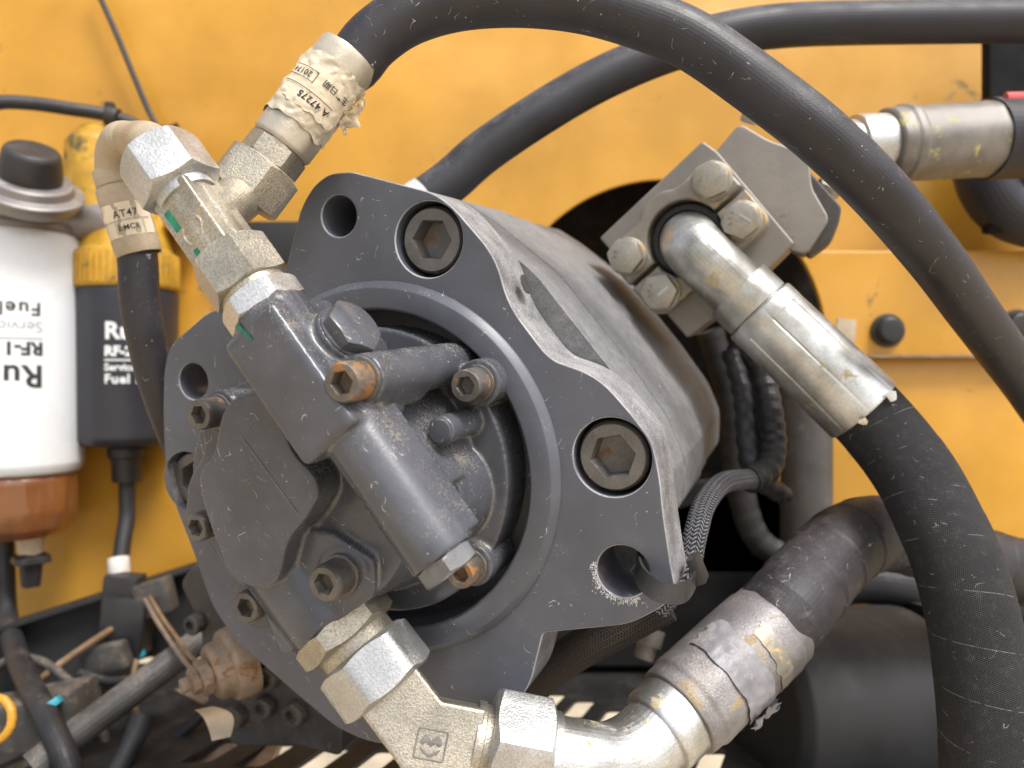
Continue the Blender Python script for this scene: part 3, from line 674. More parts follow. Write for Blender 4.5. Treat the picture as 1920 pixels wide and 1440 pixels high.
hp = [fs0+br*(FL1-7), W(664, 117, 322), W(700, 74, 322), W(765, 30, 322), W(860, 2, 322), W(975, -5, 321), W(1090, 6, 320), W(1200, 36, 319), W(1300, 78, 318), W(1425, 165, 316), W(1540, 255, 315), W(1650, 362, 322), W(1752, 484, 345), W(1818, 576, 372), W(1872, 650, 395), W(1930, 730, 420), W(2010, 850, 450)]
part('hose_tube', sweep(hp, 11.6, 48, 2.5), M['rubber'], ah, sharp=0)
# ------------------------------------------------------------------ lower outlet: elbow fitting, nuts, bent pipe, taped hose
def qa(s): return q1+qd*s
lo = thing('elbow_fitting', 'dusty forged 45 degree elbow fitting with stamped square emblem under the pump', 'pipe fitting', q1)
part('port_adapter', nut(qa(-1), qd, 10.5, 19.0, 0, V((.15, -1, .45)), .97), M['zincd'], lo)
part('adapter_collar', lathe(qa(9), qd, [(0, 0), (0, 16.6), (8, 16.6), (8, 0)], 56, .6), M['zincd'], lo)
part('swivel_nut', nut(qa(14.5), qd, 20.5, 19.2, 0, V((.15, -1, .45)), .94, 1.11), M['zinc'], lo)
EC = PP(800, 1366, HQ); EC = q1+qd*((EC-q1).dot(qd))
AE = W(1050, 1422, 310); ad = (AE-EC).normalized(); nf = ad.cross(qd).normalized()
if nf.dot(PN) < 0: nf = -nf
s1 = qd.cross(nf).normalized(); s2 = ad.cross(nf).normalized()
g = [octo(EC-qd*26, EC+qd*6, s1, nf, 13.2, 13.6, .8), octo(EC-ad*6, EC+ad*22, s2, nf, 13.2, 13.6, .8), cyl(EC-qd*36, EC-qd*20, 13.6, 48), cyl(EC+ad*16, EC+ad*36, 13.6, 48), cyl(EC-nf*13.5, EC+nf*13.5, 13.2, 48)]
eb = part('elbow_body', remesh(g, .55, 3), M['zincd'], lo, sharp=0); eb.data.shade_smooth()
part('arm_collar', lathe(EC+ad*20, ad, [(0, 0), (0, 15.6), (3.5, 15.6), (3.5, 14.6), (9, 14.6), (9, 0)], 56, .5), M['zincd'], lo)
# stamped emblem: square frame round two nested chevrons
ex, ey = (ad*.985-qd*.0).normalized(), nf.cross(ad).normalized()
if ey.z < 0: ey = -ey
ec = RP(808, 1396, EC+nf*13.55, nf)
fr_ = lambda u, v, h: ec+ex*u+ey*v+nf*h
part('emblem_frame', extrude2d([rpoly([(-6, -5.6, 1.2), (6, -5.6, 1.2), (6, 5.6, 1.2), (-6, 5.6, 1.2)]), rpoly([(-5.3, -4.9, .8), (5.3, -4.9, .8), (5.3, 4.9, .8), (-5.3, 4.9, .8)])], -.1, .45, fr_, .12), M['ferr'], eb)
zig = [(-4.4, .6), (-2.6, 3.4), (-.9, 2.2), (0, 1.4), (.9, 2.2), (2.6, 3.4), (4.4, .6), (3.1, -.6), (1.8, .6), (0, -.9), (-1.8, .6), (-3.1, -.6)]
part('emblem_crest', extrude2d([rpoly([(x, y, .5) for x, y in zig])], -.1, .5, fr_, .12), M['ferr'], eb)
vee = [(-4.2, -.9), (-3.0, -1.7), (0, -3.2), (3.0, -1.7), (4.2, -.9), (3.0, -3.0), (0, -4.4), (-3.0, -3.0)]
part('emblem_crest', extrude2d([rpoly([(x, y, .5) for x, y in vee])], -.1, .5, fr_, .12), M['ferr'], eb)

bh = thing('hose_assembly', 'thick black taped hose with bent metal pipe and peeling sleeve at the bottom', 'hose', EC+ad*40, 'hydraulic hoses')
part('union_nut', nut(EC+ad*26.5, ad, 24, 20.6, 0, V((.1, -.6, 1)), .95, 1.12), M['zinc'], bh)
part('pipe_ring', lathe(EC+ad*50.5, ad, [(0, 0), (0, 17.4), (3.6, 17.4), (3.6, 0)], 56, .6), M['zincy'], bh)
pe = EC+ad*53
P1 = W(1238, 1368, 332); P2 = W(1436, 1184, 362); fd6 = (P2-P1).normalized()
pts = [EC+ad*38, pe, pe+ad*9, W(1140, 1432, 316), W(1194, 1408, 324), P1, P1+fd6*12]
part('bent_pipe', sweep(pts, 16.0, 48, 1.5), M['zincy'], bh, sharp=0)
FL6 = (P2-P1).length
part('pipe_collar', lathe(P1-fd6*2, fd6, [(0, 12), (0, 18.2), (2, 18.8), (13, 18.8), (13, 12)], 56, .6), M['zincy'], bh)
sl = part('crimp_sleeve', lathe(P1+fd6*11, fd6, [(0, 14), (0, 20.4), (3.0, 20.9), (6, 20.9), (8, 21.9), (16, 21.6), (FL6*.58, 22.0), (FL6-12, 22.0), (FL6-10, 21.4), (FL6-4, 21.3), (FL6-4, 18)], 80, .8, lambda a, t: 1+.012*mnoise.noise(V((math.cos(a)*2, math.sin(a)*2, t*.09)))+.006*math.cos(8*a)), M['grime'], bh)
# torn film still stuck round the sleeve
def wrapfilm(A, ax, fcv, R, s0, s1_, t0_, t1_, amp, seed, nx=60, ny=30, rag=2.0):
    vs, fs = rect2(0, 0, 1, 1, nx, ny); o = []
    for (x, y) in vs:
        rx = rag*mnoise.noise(V((seed, y*6, 1))); ry = rag*mnoise.noise(V((x*6, seed, 4)))
        o.append((s0+(s1_-s0)*x+(rx if x in (0, 1) else 0), t0_+(t1_-t0_)*y+(ry if y in (0, 1) else 0)))
    g = wrap((o, fs), A, ax, fcv, R); c = []
    for p in g[0]:
        q = A+ax*((p-A).dot(ax)); n = (p-q).normalized()
        c.append(p+n*amp*abs(mnoise.noise(p*.2+V((seed, 0, 0)))))
    return c, g[1]
part('torn_film', wrapfilm(P1, fd6, V((.1, -1, -.1)), 22.4, -34, 30, 31, 48, .8, 5, rag=4.0), M['film'], sl, sharp=50)
part('glue_patch', wrapfilm(P1, fd6, V((.35, -1, .1)), 22.3, -16, 18, 53, 61, .4, 31, rag=3.0), M['clamp'], sl, sharp=50)
part('film_shred', wrapfilm(P1, fd6, V((.75, -.6, -.8)), 23.5, -6, 2, 33, 47, 4.5, 11, 14, 16, 5.0), M['film'], sl, sharp=60)
part('film_shred', wrapfilm(P1, fd6, V((.9, -.2, -.8)), 23.2, -3, 3, 48, 53, 3.0, 17, 10, 10, 2.0), M['film'], sl, sharp=60)
def tape6(s, a):
    k = (s/22.0+a/(2*math.pi)*.5) % 1.0
    return 1.0+.030*(1-k)
part('hose_tube', sweep([P2-fd6*8, P2, W(1480, 1135, 366), W(1535, 1070, 384), W(1590, 1018, 402), W(1650, 1000, 420), W(1730, 1018, 440), W(1830, 1050, 462), W(1960, 1085, 480)], 19.9, 56, 2.0, tape6), M['tape'], bh, sharp=0)

# ------------------------------------------------------------------ port block behind the pump with its split clamp
HB = -152
BF = lambda px, py, h: PP(px, py, h)
blk = thing('port_block', 'dusty pale grey port block bolted at the rear of the pump', 'valve block', PP(1300, 450, HB-30))
def pprism(px, h0, h1, r, bev=1.2, hp=None):
    lo_ = rpoly([PX(x, y, h1 if hp is None else hp)+(r,) for x, y in px]); return extrude2d([lo_], h0, h1, PL, bev)
part('base_plate', pprism([(1124, 446), (1317, 264), (1345, 284), (1490, 456), (1442, 503), (1336, 599), (1288, 634)], HB-34, HB, 1.5), M['block'], blk)
part('upper_body', pprism([(1336, 290), (1387, 230), (1440, 262), (1500, 283), (1518, 300), (1522, 352), (1556, 410), (1512, 478), (1480, 470)], HB-52, HB-5, 4), M['block'], blk)
part('end_cap', pprism([(1500, 300), (1540, 345), (1578, 388), (1576, 405), (1558, 450), (1512, 484), (1500, 440)], HB-60, HB-14, 4), M['dkst'], blk)
HXB = nut((0, 0, 0), (0, 0, 1), 8.0, 8.6, 0, (1, 0, 0), .95); ME_HEX = _mesh('hex_bolt', *HXB, M['hexb'])
HWS = lathe((0, 0, 0), (0, 0, 1), [(0, 0), (0, 10.6), (1.6, 10.6), (2.4, 9.2), (2.4, 0)], 40, .3); ME_HWS = _mesh('bolt_washer', HWS[0], HWS[1], M['clamp'])
for (x, y), ax in (((1548, 362), PU*.5+PV*.75+PN*.3), ((1408, 230), PU*.35+PV*.85+PN*.3), ((1530, 318), PU*.6+PV*.7+PN*.2)):
    inst('hex_bolt', ME_HEX, blk, PP(x, y, HB-26), ax, None, .72)
clamp = thing('split_flange_clamp', 'split flange clamp with four hex bolts holding the elbow pipe to the block', 'clamp', PP(1286, 446, HB))
B4 = {k: V(PX(x, y, HB+16)) for k, (x, y) in dict(b1=(1335, 340), b2=(1391, 414), b3=(1177, 481), b4=(1240, 548)).items()}
cc = (B4['b1']+B4['b2']+B4['b3']+B4['b4'])/4
E1 = ((B4['b1']-B4['b3'])+(B4['b2']-B4['b4'])).normalized(); E2 = V((-E1.y, E1.x))
if (B4['b1']-B4['b2']).dot(E2) < 0: E2 = -E2
def CF(u, v, h): p = cc+E1*u+E2*v; return PL(p.x, p.y, h)
LB = ((B4['b1']-B4['b3']).length+(B4['b2']-B4['b4']).length)/4; WB = (abs((B4['b1']-B4['b2']).dot(E2))+abs((B4['b3']-B4['b4']).dot(E2)))/4
for sg in (1, -1):
    xl, yt, Rr = LB+10.5, WB+10.5, 20.5
    arc = [(Rr*math.cos(math.pi*k/16), sg*max(1.2, Rr*math.sin(math.pi*k/16))) for k in range(17)]
    ol = rpoly([(xl, sg*1.2, .8), (xl, sg*yt, 8.5), (LB*.45, sg*yt, 4), (LB*.22, sg*(yt+5), 6), (-LB*.22, sg*(yt+5), 6), (-LB*.45, sg*yt, 4), (-xl, sg*yt, 8.5), (-xl, sg*1.2, .8)])
    lp_ = [V(p) for p in ol]+[V(p) for p in arc[::-1]]
    if sg < 0: lp_ = lp_[::-1]
    part('clamp_half', extrude2d([lp_], HB+.4, HB+15, CF, 1.6), M['clamp'], clamp)
for k in ('b1', 'b2', 'b3', 'b4'):
    p = B4[k]; inst('bolt_washer', ME_HWS, clamp, PL(p.x, p.y, HB+15), PN)
    b = inst('hex_bolt', ME_HEX, clamp, PL(p.x, p.y, HB+17), PN, PU*math.cos(ord(k[1])*1.3)+PV*math.sin(ord(k[1])*1.3))
    g = text2d('8.8' if k in ('b1', 'b3') else '8.8.9', 3.0, .03, 1.15, 'CENTER'); vs = []
    for x, y in g[0]:
        a = math.radians(170)-x/4.6; q = 4.0+y; vs.append(PL(p.x+q*math.cos(a), p.y+q*math.sin(a), HB+25.15))
    part('head_marking', (vs, g[1]), M['ferr'], clamp, sharp=0)
    if k in ('b2', 'b4'):          # pale paint stripe across the head
        part('paint_stripe', box(PL(p.x+2.6, p.y+.5, HB+25.2), (PU*.6+PV*(.5 if k == 'b4' else -.45))*4.6, (PV*.6-PU*(.5 if k == 'b4' else -.45))*.9, PN*.12, 0), M['zinc'], clamp)
part('seal_ring', lathe(CF(0, 0, HB+.2), PN, [(0, 16), (0, 20.2), (6, 20.2), (7, 19), (7, 16)], 56, .5), M['plast'], clamp)

# ------------------------------------------------------------------ big textile hose on the right
rh_ = thing('hose_assembly', 'thick black textile hose with shiny yellowish ferrule sweeping down the right side', 'hose', CF(0, 0, HB), 'hydraulic hoses')
F0, F1 = W(1392, 553, 407), W(1619, 770, 392); fd4 = (F1-F0).normalized(); FL4 = (F1-F0).length
kk = CF(0, 0, HB+34)*.5+RP(1300, 462, F0, V((0, 1, 0)))*.5
ep = fillet(CF(0, 0, HB+1), kk, F0+fd4*6, 24)
part('elbow_pipe', sweep(ep, 15.7, 48, 1.5, None, True, None, True), M['zincy'], rh_, sharp=0)
part('pipe_collar', lathe(F0-fd4*4, fd4, [(0, 12), (0, 18.2), (1.5, 18.7), (15, 18.7), (15, 17.4), (16, 17.4), (16, 12)], 64, .6), M['zincy'], rh_)
def crimp8(a, t):
    m = (a*8/(2*math.pi)) % 1.0; k = min(1, max(0, (t-3)/6))*min(1, max(0, (FL4*.83-t)/1.5))
    return 1+k*(.010*math.cos((m-.5)*2*math.pi*.8)-(.022 if min(m, 1-m) < .035 else 0))
part('ferrule', lathe(F0+fd4*11.5, fd4, [(0, 14), (0, 19.4), (1.0, 20.2), (8, 20.2), (9, 20.0), (20, 20.1), (32, 20.2), (44, 20.3), (FL4-12.2, 20.6), (FL4-11.5, 20.2), (FL4-11.5, 18.4), (FL4-18, 18.4)], 160, .4, crimp8), M['zincy'], rh_, sharp=24)
h4 = [F1-fd4*8, F1, W(1672, 830, 386), W(1720, 898, 375), W(1762, 980, 363), W(1796, 1060, 354), W(1823, 1160, 347), W(1842, 1290, 342), W(1852, 1440, 340), W(1854, 1580, 340)]
h4t = part('hose_tube', sweep(h4, 18.9, 64, 2.5, lambda s, a: 1+.012*(1-((s/38+a/(2*math.pi)) % 1))), M['fabric'], rh_, sharp=0)
def chipf(px, py, d, s, seed, m, par, nm):
    random.seed(seed); n = 7; pts = [W(px+s*random.uniform(.5, 1.2)*math.cos(6.28*k/n), py+s*random.uniform(.4, 1.0)*math.sin(6.28*k/n), d+random.uniform(-.8, .8)) for k in range(n)]
    c = sum(pts, V((0, 0, 0)))/n-V((0, .8, 0)); part(nm, (pts+[c], [(k, (k+1) % n, n) for k in range(n)]), m, par, sharp=60)
chipf(1673, 742, 371, 13, 3, M['tapew'], rh_, 'torn_film'); chipf(1618, 790, 370.6, 10, 5, M['tan'], rh_, 'torn_film')

# ------------------------------------------------------------------ hose with a red stripe, far right
sh = thing('hose_assembly', 'fat black hose with red stripe and grey worn ferrule at the top right', 'hose', W(1600, 268, 480), 'hydraulic hoses')
G0, G1 = W(1655, 272, 478), W(1868, 260, 488); gd = (G1-G0).normalized()
part('hose_stem', lathe(W(1560, 277, 474), G0-W(1560, 277, 474), [(0, 0), (0, 16), (14, 16), (14, 19), (36, 19), (36, 0)], 48, .8), M['zinc'], sh)
part('ferrule', lathe(G0, gd, [(0, 10), (0, 20.5), (1.5, 22), (9, 22.6), (11, 23.8), (15, 23.8), (16.5, 22.8), ((G1-G0).length-12, 23.2), ((G1-G0).length, 24.6), ((G1-G0).length, 18)], 64, .6, lambda a, t: 1+.012*math.cos(8*a)), M['ferr'], sh)
hs5 = [G1-gd*8, G1, W(1905, 259, 490), W(1960, 260, 493), W(2030, 264, 497), W(2100, 270, 500)]
part('hose_tube', sweep(hs5, 25, 48, 3), M['rubber2'], sh, sharp=0)
part('red_stripe', sweep([p+V((-2, -14, 21.0)) for p in (G1-gd*1, W(1905, 259, 490), W(1960, 260, 493), W(2030, 264, 497))], 3.2, 10, 3, None, True, None, False, .7), M['red'], sh)

# ------------------------------------------------------------------ hose running behind, from the flange to the top right
xh = thing('hose_assembly', 'smooth black hose running behind the arch hose towards the top right corner', 'hose', W(800, 350, 440), 'hydraulic hoses')
b0, b1_ = W(770, 392, 436), W(840, 343, 440)
part('hose_end_nut', nut(b0-(b1_-b0)*.4, b1_-b0, 22, 13.0, 0, (0, -1, .3), .96), M['zinc'], xh)
part('hose_tube', sweep([b0, b1_, W(907, 285, 443), W(1007, 217, 446), W(1107, 158, 449), W(1207, 112, 452), W(1300, 80, 455), W(1390, 58, 458), W(1490, 47, 460), W(1613, 43, 463), W(1780, 41, 466), W(1930, 40, 470), W(2040, 42, 472)], 12.4, 40, 3), M['rubber2'], xh, sharp=0)

# ------------------------------------------------------------------ cables round the pump
single('braided_cable', 'grey braided cable sleeve curling behind the right pump lobe', 'cable',
       sweep([W(1418, 900, 412), W(1393, 899, 402), W(1352, 908, 388), W(1320, 948, 368), W(1303, 1005, 350), W(1285, 1075, 340), W(1235, 1140, 345)], 5.4, 32, 1.5), M['braid'], W(1393, 899, 402), sharp=0)
single('braided_cable', 'brown dusty braided sleeve hanging under the right pump lobe', 'cable',
       sweep([W(1250, 1130, 362), W(1160, 1178, 366), W(1090, 1216, 370), W(1020, 1265, 376), W(960, 1330, 384)], 9.0, 32, 2), M['braidb'], W(1090, 1216, 370), sharp=0)
single('cable', 'black ribbed cable looping down beside the rear of the pump body', 'cable',
       sweep([W(1380, 640, 455), W(1425, 690, 447), W(1442, 760, 438), W(1450, 830, 430), W(1440, 880, 418), W(1405, 900, 408)], 7.0, 24, 2, lambda s, a: 1+.06*math.sin(s*.8)), M['cable'], W(1440, 760, 438), sharp=0)
single('cable', 'thinner black cable running down between the pump body and the ribbed cable', 'cable',
       sweep([W(1370, 660, 452), W(1392, 740, 440), W(1400, 830, 430), W(1415, 890, 425), W(1470, 930, 440)], 5.5, 20, 2, lambda s, a: 1+.08*math.sin(s*.6)), M['cable'], W(1392, 740, 440), sharp=0)
# tie strap through the lower lug hole
ct = thing('tie_strap', 'black plastic tie strap looped through the lower right flange hole', 'cable tie', PP(1240, 1110, 5))
tp = spline([PP(1206, 1030, -16), PP(1196, 1052, -4), PP(1204, 1084, 6), PP(1238, 1110, 9), PP(1280, 1112, 3), PP(1302, 1088, -10), PP(1308, 1058, -24)], 1.5)
vs, fs = [], []
for i, p in enumerate(tp):
    t = (tp[min(i+1, len(tp)-1)]-tp[max(0, i-1)]).normalized(); wv = (-PV*1.0+PN*.25-PU*.12); wv = (wv-t*wv.dot(t)).normalized(); nn = t.cross(wv).normalized()
    for a, b in ((-3.8, -.6), (3.8, -.6), (3.8, .6), (-3.8, .6)): vs.append(p+wv*a+nn*b)
for i in range(len(tp)-1):
    for j in range(4): fs.append((4*i+j, 4*i+(j+1) % 4, 4*i+4+(j+1) % 4, 4*i+4+j))
fs += [(3, 2, 1, 0), tuple(range(4*len(tp)-4, 4*len(tp)))]
part('strap', (vs, fs), M['plast'], ct, sharp=30)
part('lock_head', box(PP(1308, 1066, -15), (PU*.35-PV*.9)*5.5, (PU*.9+PV*.35)*2.2, PN*5, .7), M['plast'], ct)
# ------------------------------------------------------------------ background: machine wall, floor, filters, clutter
single('ground', '', '', ([V((-60000, -60000, 0)), V((60000, -60000, 0)), V((60000, 60000, 0)), V((-60000, 60000, 0))], [(0, 1, 2, 3)]), M['ground'], (0, 0, 0), kind='structure')
WD = 655.0
wc = W(1245, 645, WD); wr = 308*WD/FPX
FW = lambda d: (lambda u, v, h: V((u, d-h, CAMZ+v)))
wall = single('bulkhead_panel', '', '', extrude2d([[V((-900, -232)), V((900, -232)), V((900, 620)), V((-900, 620))], circle2(wc.x, wc.z-CAMZ, wr, 96)], 0, 5, FW(WD+5), .8), M['yellow'], (0, WD, CAMZ), kind='structure')
bx = [box(V((wc.x, 1000, CAMZ+30)), V((330, 0, 0)), V((0, 4, 0)), V((0, 0, 270)), 0)]
for s in (-1, 1):
    bx.append(box(V((wc.x+s*330, 832, CAMZ)), V((4, 0, 0)), V((0, 168, 0)), V((0, 0, 236)), 0)); bx.append(box(V((wc.x, 832, CAMZ+(300 if s > 0 else -238))), V((330, 0, 0)), V((0, 168, 0)), V((0, 0, 4)), 0))
single('engine_compartment', '', '', join(*bx), M['dkst'], (wc.x, 900, CAMZ), kind='structure')
# two overlapping cover plates to the right of the opening
def plate(y0, y1, d, name, label):
    r = 304*d/FPX; c = W(1245, 645, d); z0, z1 = -(y0-720)/FPX*d, -(y1-720)/FPX*d; n = 14; pts = []
    for k in range(n+1):
        z = z0+(z1-z0)*k/n; dz = z-(c.z-CAMZ); pts.append(V((c.x+math.sqrt(max(0, r*r-dz*dz)), z)))
    pts += [V((620, z1)), V((620, z0))]
    t = thing(name, label, 'panel', V((300, d, CAMZ+z0)), 'cover plates right of the opening')
    part('plate', extrude2d([pts[::-1]], 0, 6, FW(d+6), 1.2), M['yellow'], t); return t
p1 = plate(470, 668, 622, 'cover_plate', 'upper yellow cover plate with a black bolt, right of the round opening')
p2 = plate(664, 1075, 632, 'cover_plate', 'lower yellow cover plate below the rusty seam at the right')
part('bolt_head', lathe(W(1663, 620, 622), V((0, -1, 0)), [(0, 0), (0, 13.5), (3, 13.5), (3, 11), (8, 10.5), (9.5, 8.5), (9.5, 0)], 36, .8), M['plast'], p1)
part('bolt_head', lathe(W(1905, 612, 622), V((0, -1, 0)), [(0, 0), (0, 13.5), (3, 13.5), (3, 11), (8, 10.5), (9.5, 8.5), (9.5, 0)], 36, .8), M['plast'], p1)
part('rust_seam', box(W(1800, 668, 619.6), V((118, 0, 0)), V((0, 2.0, 0)), V((0, 0, 1.1)), .4), M['rusty'], p1)
single('black_post', 'black square post behind the striped hose at the right edge', 'post', box(W(1960, 250, 600), V((47, 0, 0)), V((0, 6, 0)), V((0, 0, 78)), 3), M['void'], W(1960, 400, 600))
single('grey_tag', 'small pale tag hanging behind the yellowish ferrule', 'tag', box(W(1585, 625, 600), V((7.5, 0, -1)), V((0, 1, 0)), V((1, 0, 11)), .3), M['tan'], W(1585, 650, 600))
single('vertical_pipe', 'broad grey vertical pipe standing inside the round opening', 'pipe', lathe(W(1512, 1130, 590), V((0, 0, 1)), [(0, 0), (0, 19), (160, 19), (170, 15), (170, 0)], 40, 2), M['pipe'], W(1512, 1130, 590))
single('harness', 'dusty wiring harness drooping inside the round opening below the port block', 'cable', sweep([W(1330, 620, 560), W(1370, 760, 565), W(1385, 900, 570), W(1420, 1010, 575), W(1500, 1060, 580)], 10, 24, 4, lambda s, a: 1+.03*math.sin(s*.5)), M['cable'], W(1370, 760, 565), sharp=0)
# floor plate with slots
ZF = -238.0
def slot(cx, cy, l=21, w=10.5, sk=.45): return rpoly([(cx-w+sk*-l, cy-l, 3), (cx+w+sk*-l, cy-l, 3), (cx+w+sk*l, cy+l, 3), (cx-w+sk*l, cy+l, 3)], 3, 3)
sl_ = []
def fpx(px, py): d = -ZF/(py-720)*FPX; return (px-960)/FPX*d, d
for px, py in ((405, 1405), (500, 1412), (605, 1420), (705, 1425), (30, 1432), (1030, 1313), (1085, 1326), (1146, 1345), (1215, 1352), (960, 1305), (1240, 1425), (1330, 1428)):
    x, y = fpx(px, py); sl_.append(slot(x, y, 17, 9.5 if px < 1000 else 8.0))
single('floor_plate', 'black slotted steel floor plate with bright ground showing through its slots', 'plate',
       extrude2d([[V((-520, 380)), V((420, 380)), V((420, 660)), V((-520, 660))]]+sl_, ZF-4, ZF, lambda u, v, h: V((u, v, CAMZ+h)), .6), M['black'], (0, 500, CAMZ+ZF))
# ---- white fuel filter
k6 = 600/FPX; X0 = 33
def F(py, d=600, px=X0): return W(px, py, d)
wf = thing('fuel_filter', 'white fuel filter canister with amber bowl and upside-down print', 'fuel filter', F(1000), 'fuel filters')
can = part('filter_can', lathe(F(441), V((0, 0, -1)), [(0, 0), (0, 43), (3, 45.2), (8, 46), (176, 46), (183, 43), (184, 38), (184, 0)], 96, 1.5), M['white'], wf)
part('clamp_band', lathe(F(424), V((0, 0, -1)), [(0, 30), (0, 44), (3, 45.6), (6, 45.6), (8, 44), (8, 30)], 72, .8), M['alu'], wf)
hd = [cyl(F(352), F(430), 42, 64, 45), cyl(F(352), F(318), 38, 56, 30), cyl(F(405, 600), W(215, 415, 610), 16, 40)]
hb = part('filter_head', remesh(hd, 1.6, 8), M['alu'], wf, sharp=0); hb.data.shade_smooth()
ka = V((.36, -.46, .82)).normalized(); kb = W(55, 362, 565)
pr_ = part('primer_flange', lathe(kb, ka, [(-8, 0), (-8, 31), (0, 36), (3.5, 36), (4.5, 33), (5, 29), (11, 28), (12, 25), (12, 0)], 64, 1.0), M['alu'], wf)
part('primer_knob', lathe(kb+ka*12, ka, [(-1, 0), (-1, 20.5), (4, 20.8), (19, 18.5), (22, 16), (21, 8), (20.4, 0)], 56, 1.2), M['plast'], pr_)
part('sediment_bowl', lathe(F(884), V((0, 0, -1)), [(0, 0), (0, 39), (5, 41.5), (28, 41.5), (42, 38), (49, 31), (50, 0)], 72, 2, lambda a, t: 1-.03*(abs(math.sin(a*6)) < .22)), M['bowl'], wf)
dr = part('drain_stem', lathe(F(1000, 600, 58), V((0, 0, -1)), [(0, 0), (0, 11), (8, 9), (16, 9), (16, 0)], 32, .6), M['tan'], wf)
part('drain_knob', lathe(F(1034, 600, 58), V((0, 0, -1)), [(0, 0), (0, 7), (3, 13), (8, 14), (10, 8), (27, 6.5), (28, 0)], 32, .6, lambda a, t: 1+.10*math.cos(4*a)), M['plast'], dr)
fcw = V((383, -600, 0)); R6 = 46.15
def wp(s, sz, base, bold, st=-16.4, m='ink', sp=1.0): part('print', wrap(text2d(s, sz, bold, sp), F(700), V((0, 0, -1)), fcw, R6, st, (base-700)*k6*.93), M[m], can, sharp=0)
wp('Ru', 23, 687, .55, -16.6, 'ink', 1.05); wp('RF-1', 13.2, 643, .55); wp('Service', 11.5, 603, .0, -16.2, 'inkg'); wp('Fuel', 13.6, 567, .35, -15.0, 'ink', 1.2)
part('print_rule', wrap(rect2(-16.2, 0, 26, 1.1, 20), F(700), V((0, 0, -1)), fcw, R6, 0, (634-700)*k6*.93), M['inkg'], can, sharp=0)
for base, s in ((640, 'o'), (596, 'c')): part('print', wrap(text2d(s, 15, .8), F(700), V((0, 0, -1)), fcw, R6, -64, (base-700)*k6*.93), M['ink'], can, sharp=0)
# ---- black fuel filter
d7 = 628; k7 = d7/FPX; X7 = 238
def Fb(py, px=X7, d=d7): return W(px, py, d)
bf = thing('fuel_filter', 'black fuel filter canister with white print under a yellow head', 'fuel filter', Fb(830), 'fuel filters')
can7 = part('filter_can', lathe(Fb(545), V((0, 0, -1)), [(0, 0), (0, 38.5), (4, 39.2), (118, 37.5), (124, 34), (126, 20), (126, 0)], 80, 1.5), M['blackf'], bf)
part('filter_collar', lathe(Fb(838), V((0, 0, -1)), [(0, 0), (0, 14.5), (8, 14.5), (9, 12), (28, 11), (29, 0)], 40, .8), M['plast'], bf)
yh = [cyl(Fb(478), Fb(546), 40.5, 64), cyl(Fb(425), Fb(478), 30, 56, 36), cyl(W(186, 268, 620), W(186, 425, 622), 24, 48, 28), cyl(W(186, 240, 620), W(186, 268, 620), 13, 48, 23), cyl(W(250, 330, 625), W(365, 330, 632), 20), cyl(W(330, 270, 632), W(340, 430, 632), 14), cyl(W(230, 350, 622), W(250, 470, 628), 26)]
yhb = part('filter_head', remesh(yh, 1.6, 8), M['yellowd'], bf, sharp=0); yhb.data.shade_smooth()
for k in range(26):
    a = math.pi+math.pi*k/25; c = Fb(512)+V((math.cos(a)*40.6, math.sin(a)*40.6, 0)); part('grip_rib', box(c, V((math.cos(a), math.sin(a), 0))*1.2, V((-math.sin(a), math.cos(a), 0))*1.6, V((0, 0, 12)), .5), M['yellowd'], yhb)
R7 = 39.3
fcb = V((313, -628, 0))
def bp_(s, sz, base, bold, sp=1.0): part('print', wrap(text2d(s, sz, bold, sp), Fb(680), V((0, 0, 1)), fcb, R7, -16.0, (680-base)*k7*.94), M['inkw'], can7, sharp=0)
bp_('Ru', 18, 637, .6); bp_('RF-2', 10.5, 669, .5); bp_('Service', 7.6, 697, .25); bp_('Fuel Filter', 10, 721, .3, 1.1)
part('print_rule', wrap(rect2(-16, 0, 26, 1.2, 16), Fb(680), V((0, 0, 1)), fcb, R7, 0, (680-679)*k7), M['inkw'], can7, sharp=0)
single('bracket', 'black steel bracket behind the yellow filter head', 'bracket', box(W(200, 372, 640), V((95, 0, 0)), V((0, 5, 0)), V((0, 0, 15)), 1.5), M['black'], W(200, 390, 640))
single('bracket', 'black bracket strip showing right of the tee nut', 'bracket', box(W(500, 455, 640), V((45, 0, 0)), V((0, 4, 0)), V((0, 0, 17)), 1.5), M['black'], W(500, 480, 640))
single('sensor_cable', 'black sensor cable hanging from the bottom of the black filter', 'cable', sweep([Fb(895), Fb(930), W(238, 970, 626), W(230, 1020, 618), W(224, 1075, 610)], 6.2, 24, 3), M['cable'], Fb(900), sharp=0)
cn = thing('cable_connector', 'black plug connector with white tape band below the black filter', 'connector', W(235, 1150, 600))
part('tape_band', lathe(W(222, 1046, 612), W(224, 1078, 608)-W(222, 1046, 612), [(0, 0), (0, 8), (13, 8), (13, 0)], 28, .5), M['tapew'], cn)
part('connector_body', box(W(232, 1110, 602), V((13, 0, -1)), V((0, 9, 0)), V((1.5, 0, 14)), 2), M['plast'], cn)
part('connector_shell', box(W(240, 1170, 598), V((17, 0, -2)), V((0, 12, 0)), V((3, 0, 22)), 3), M['plast'], cn)
part('cyan_tape', lathe(W(246, 1218, 596), V((.25, 0, -1)), [(0, 0), (0, 10), (6, 10.4), (6, 0)], 20, .6, lambda a, t: 1+.25*math.sin(3*a)), M['cyan'], cn)
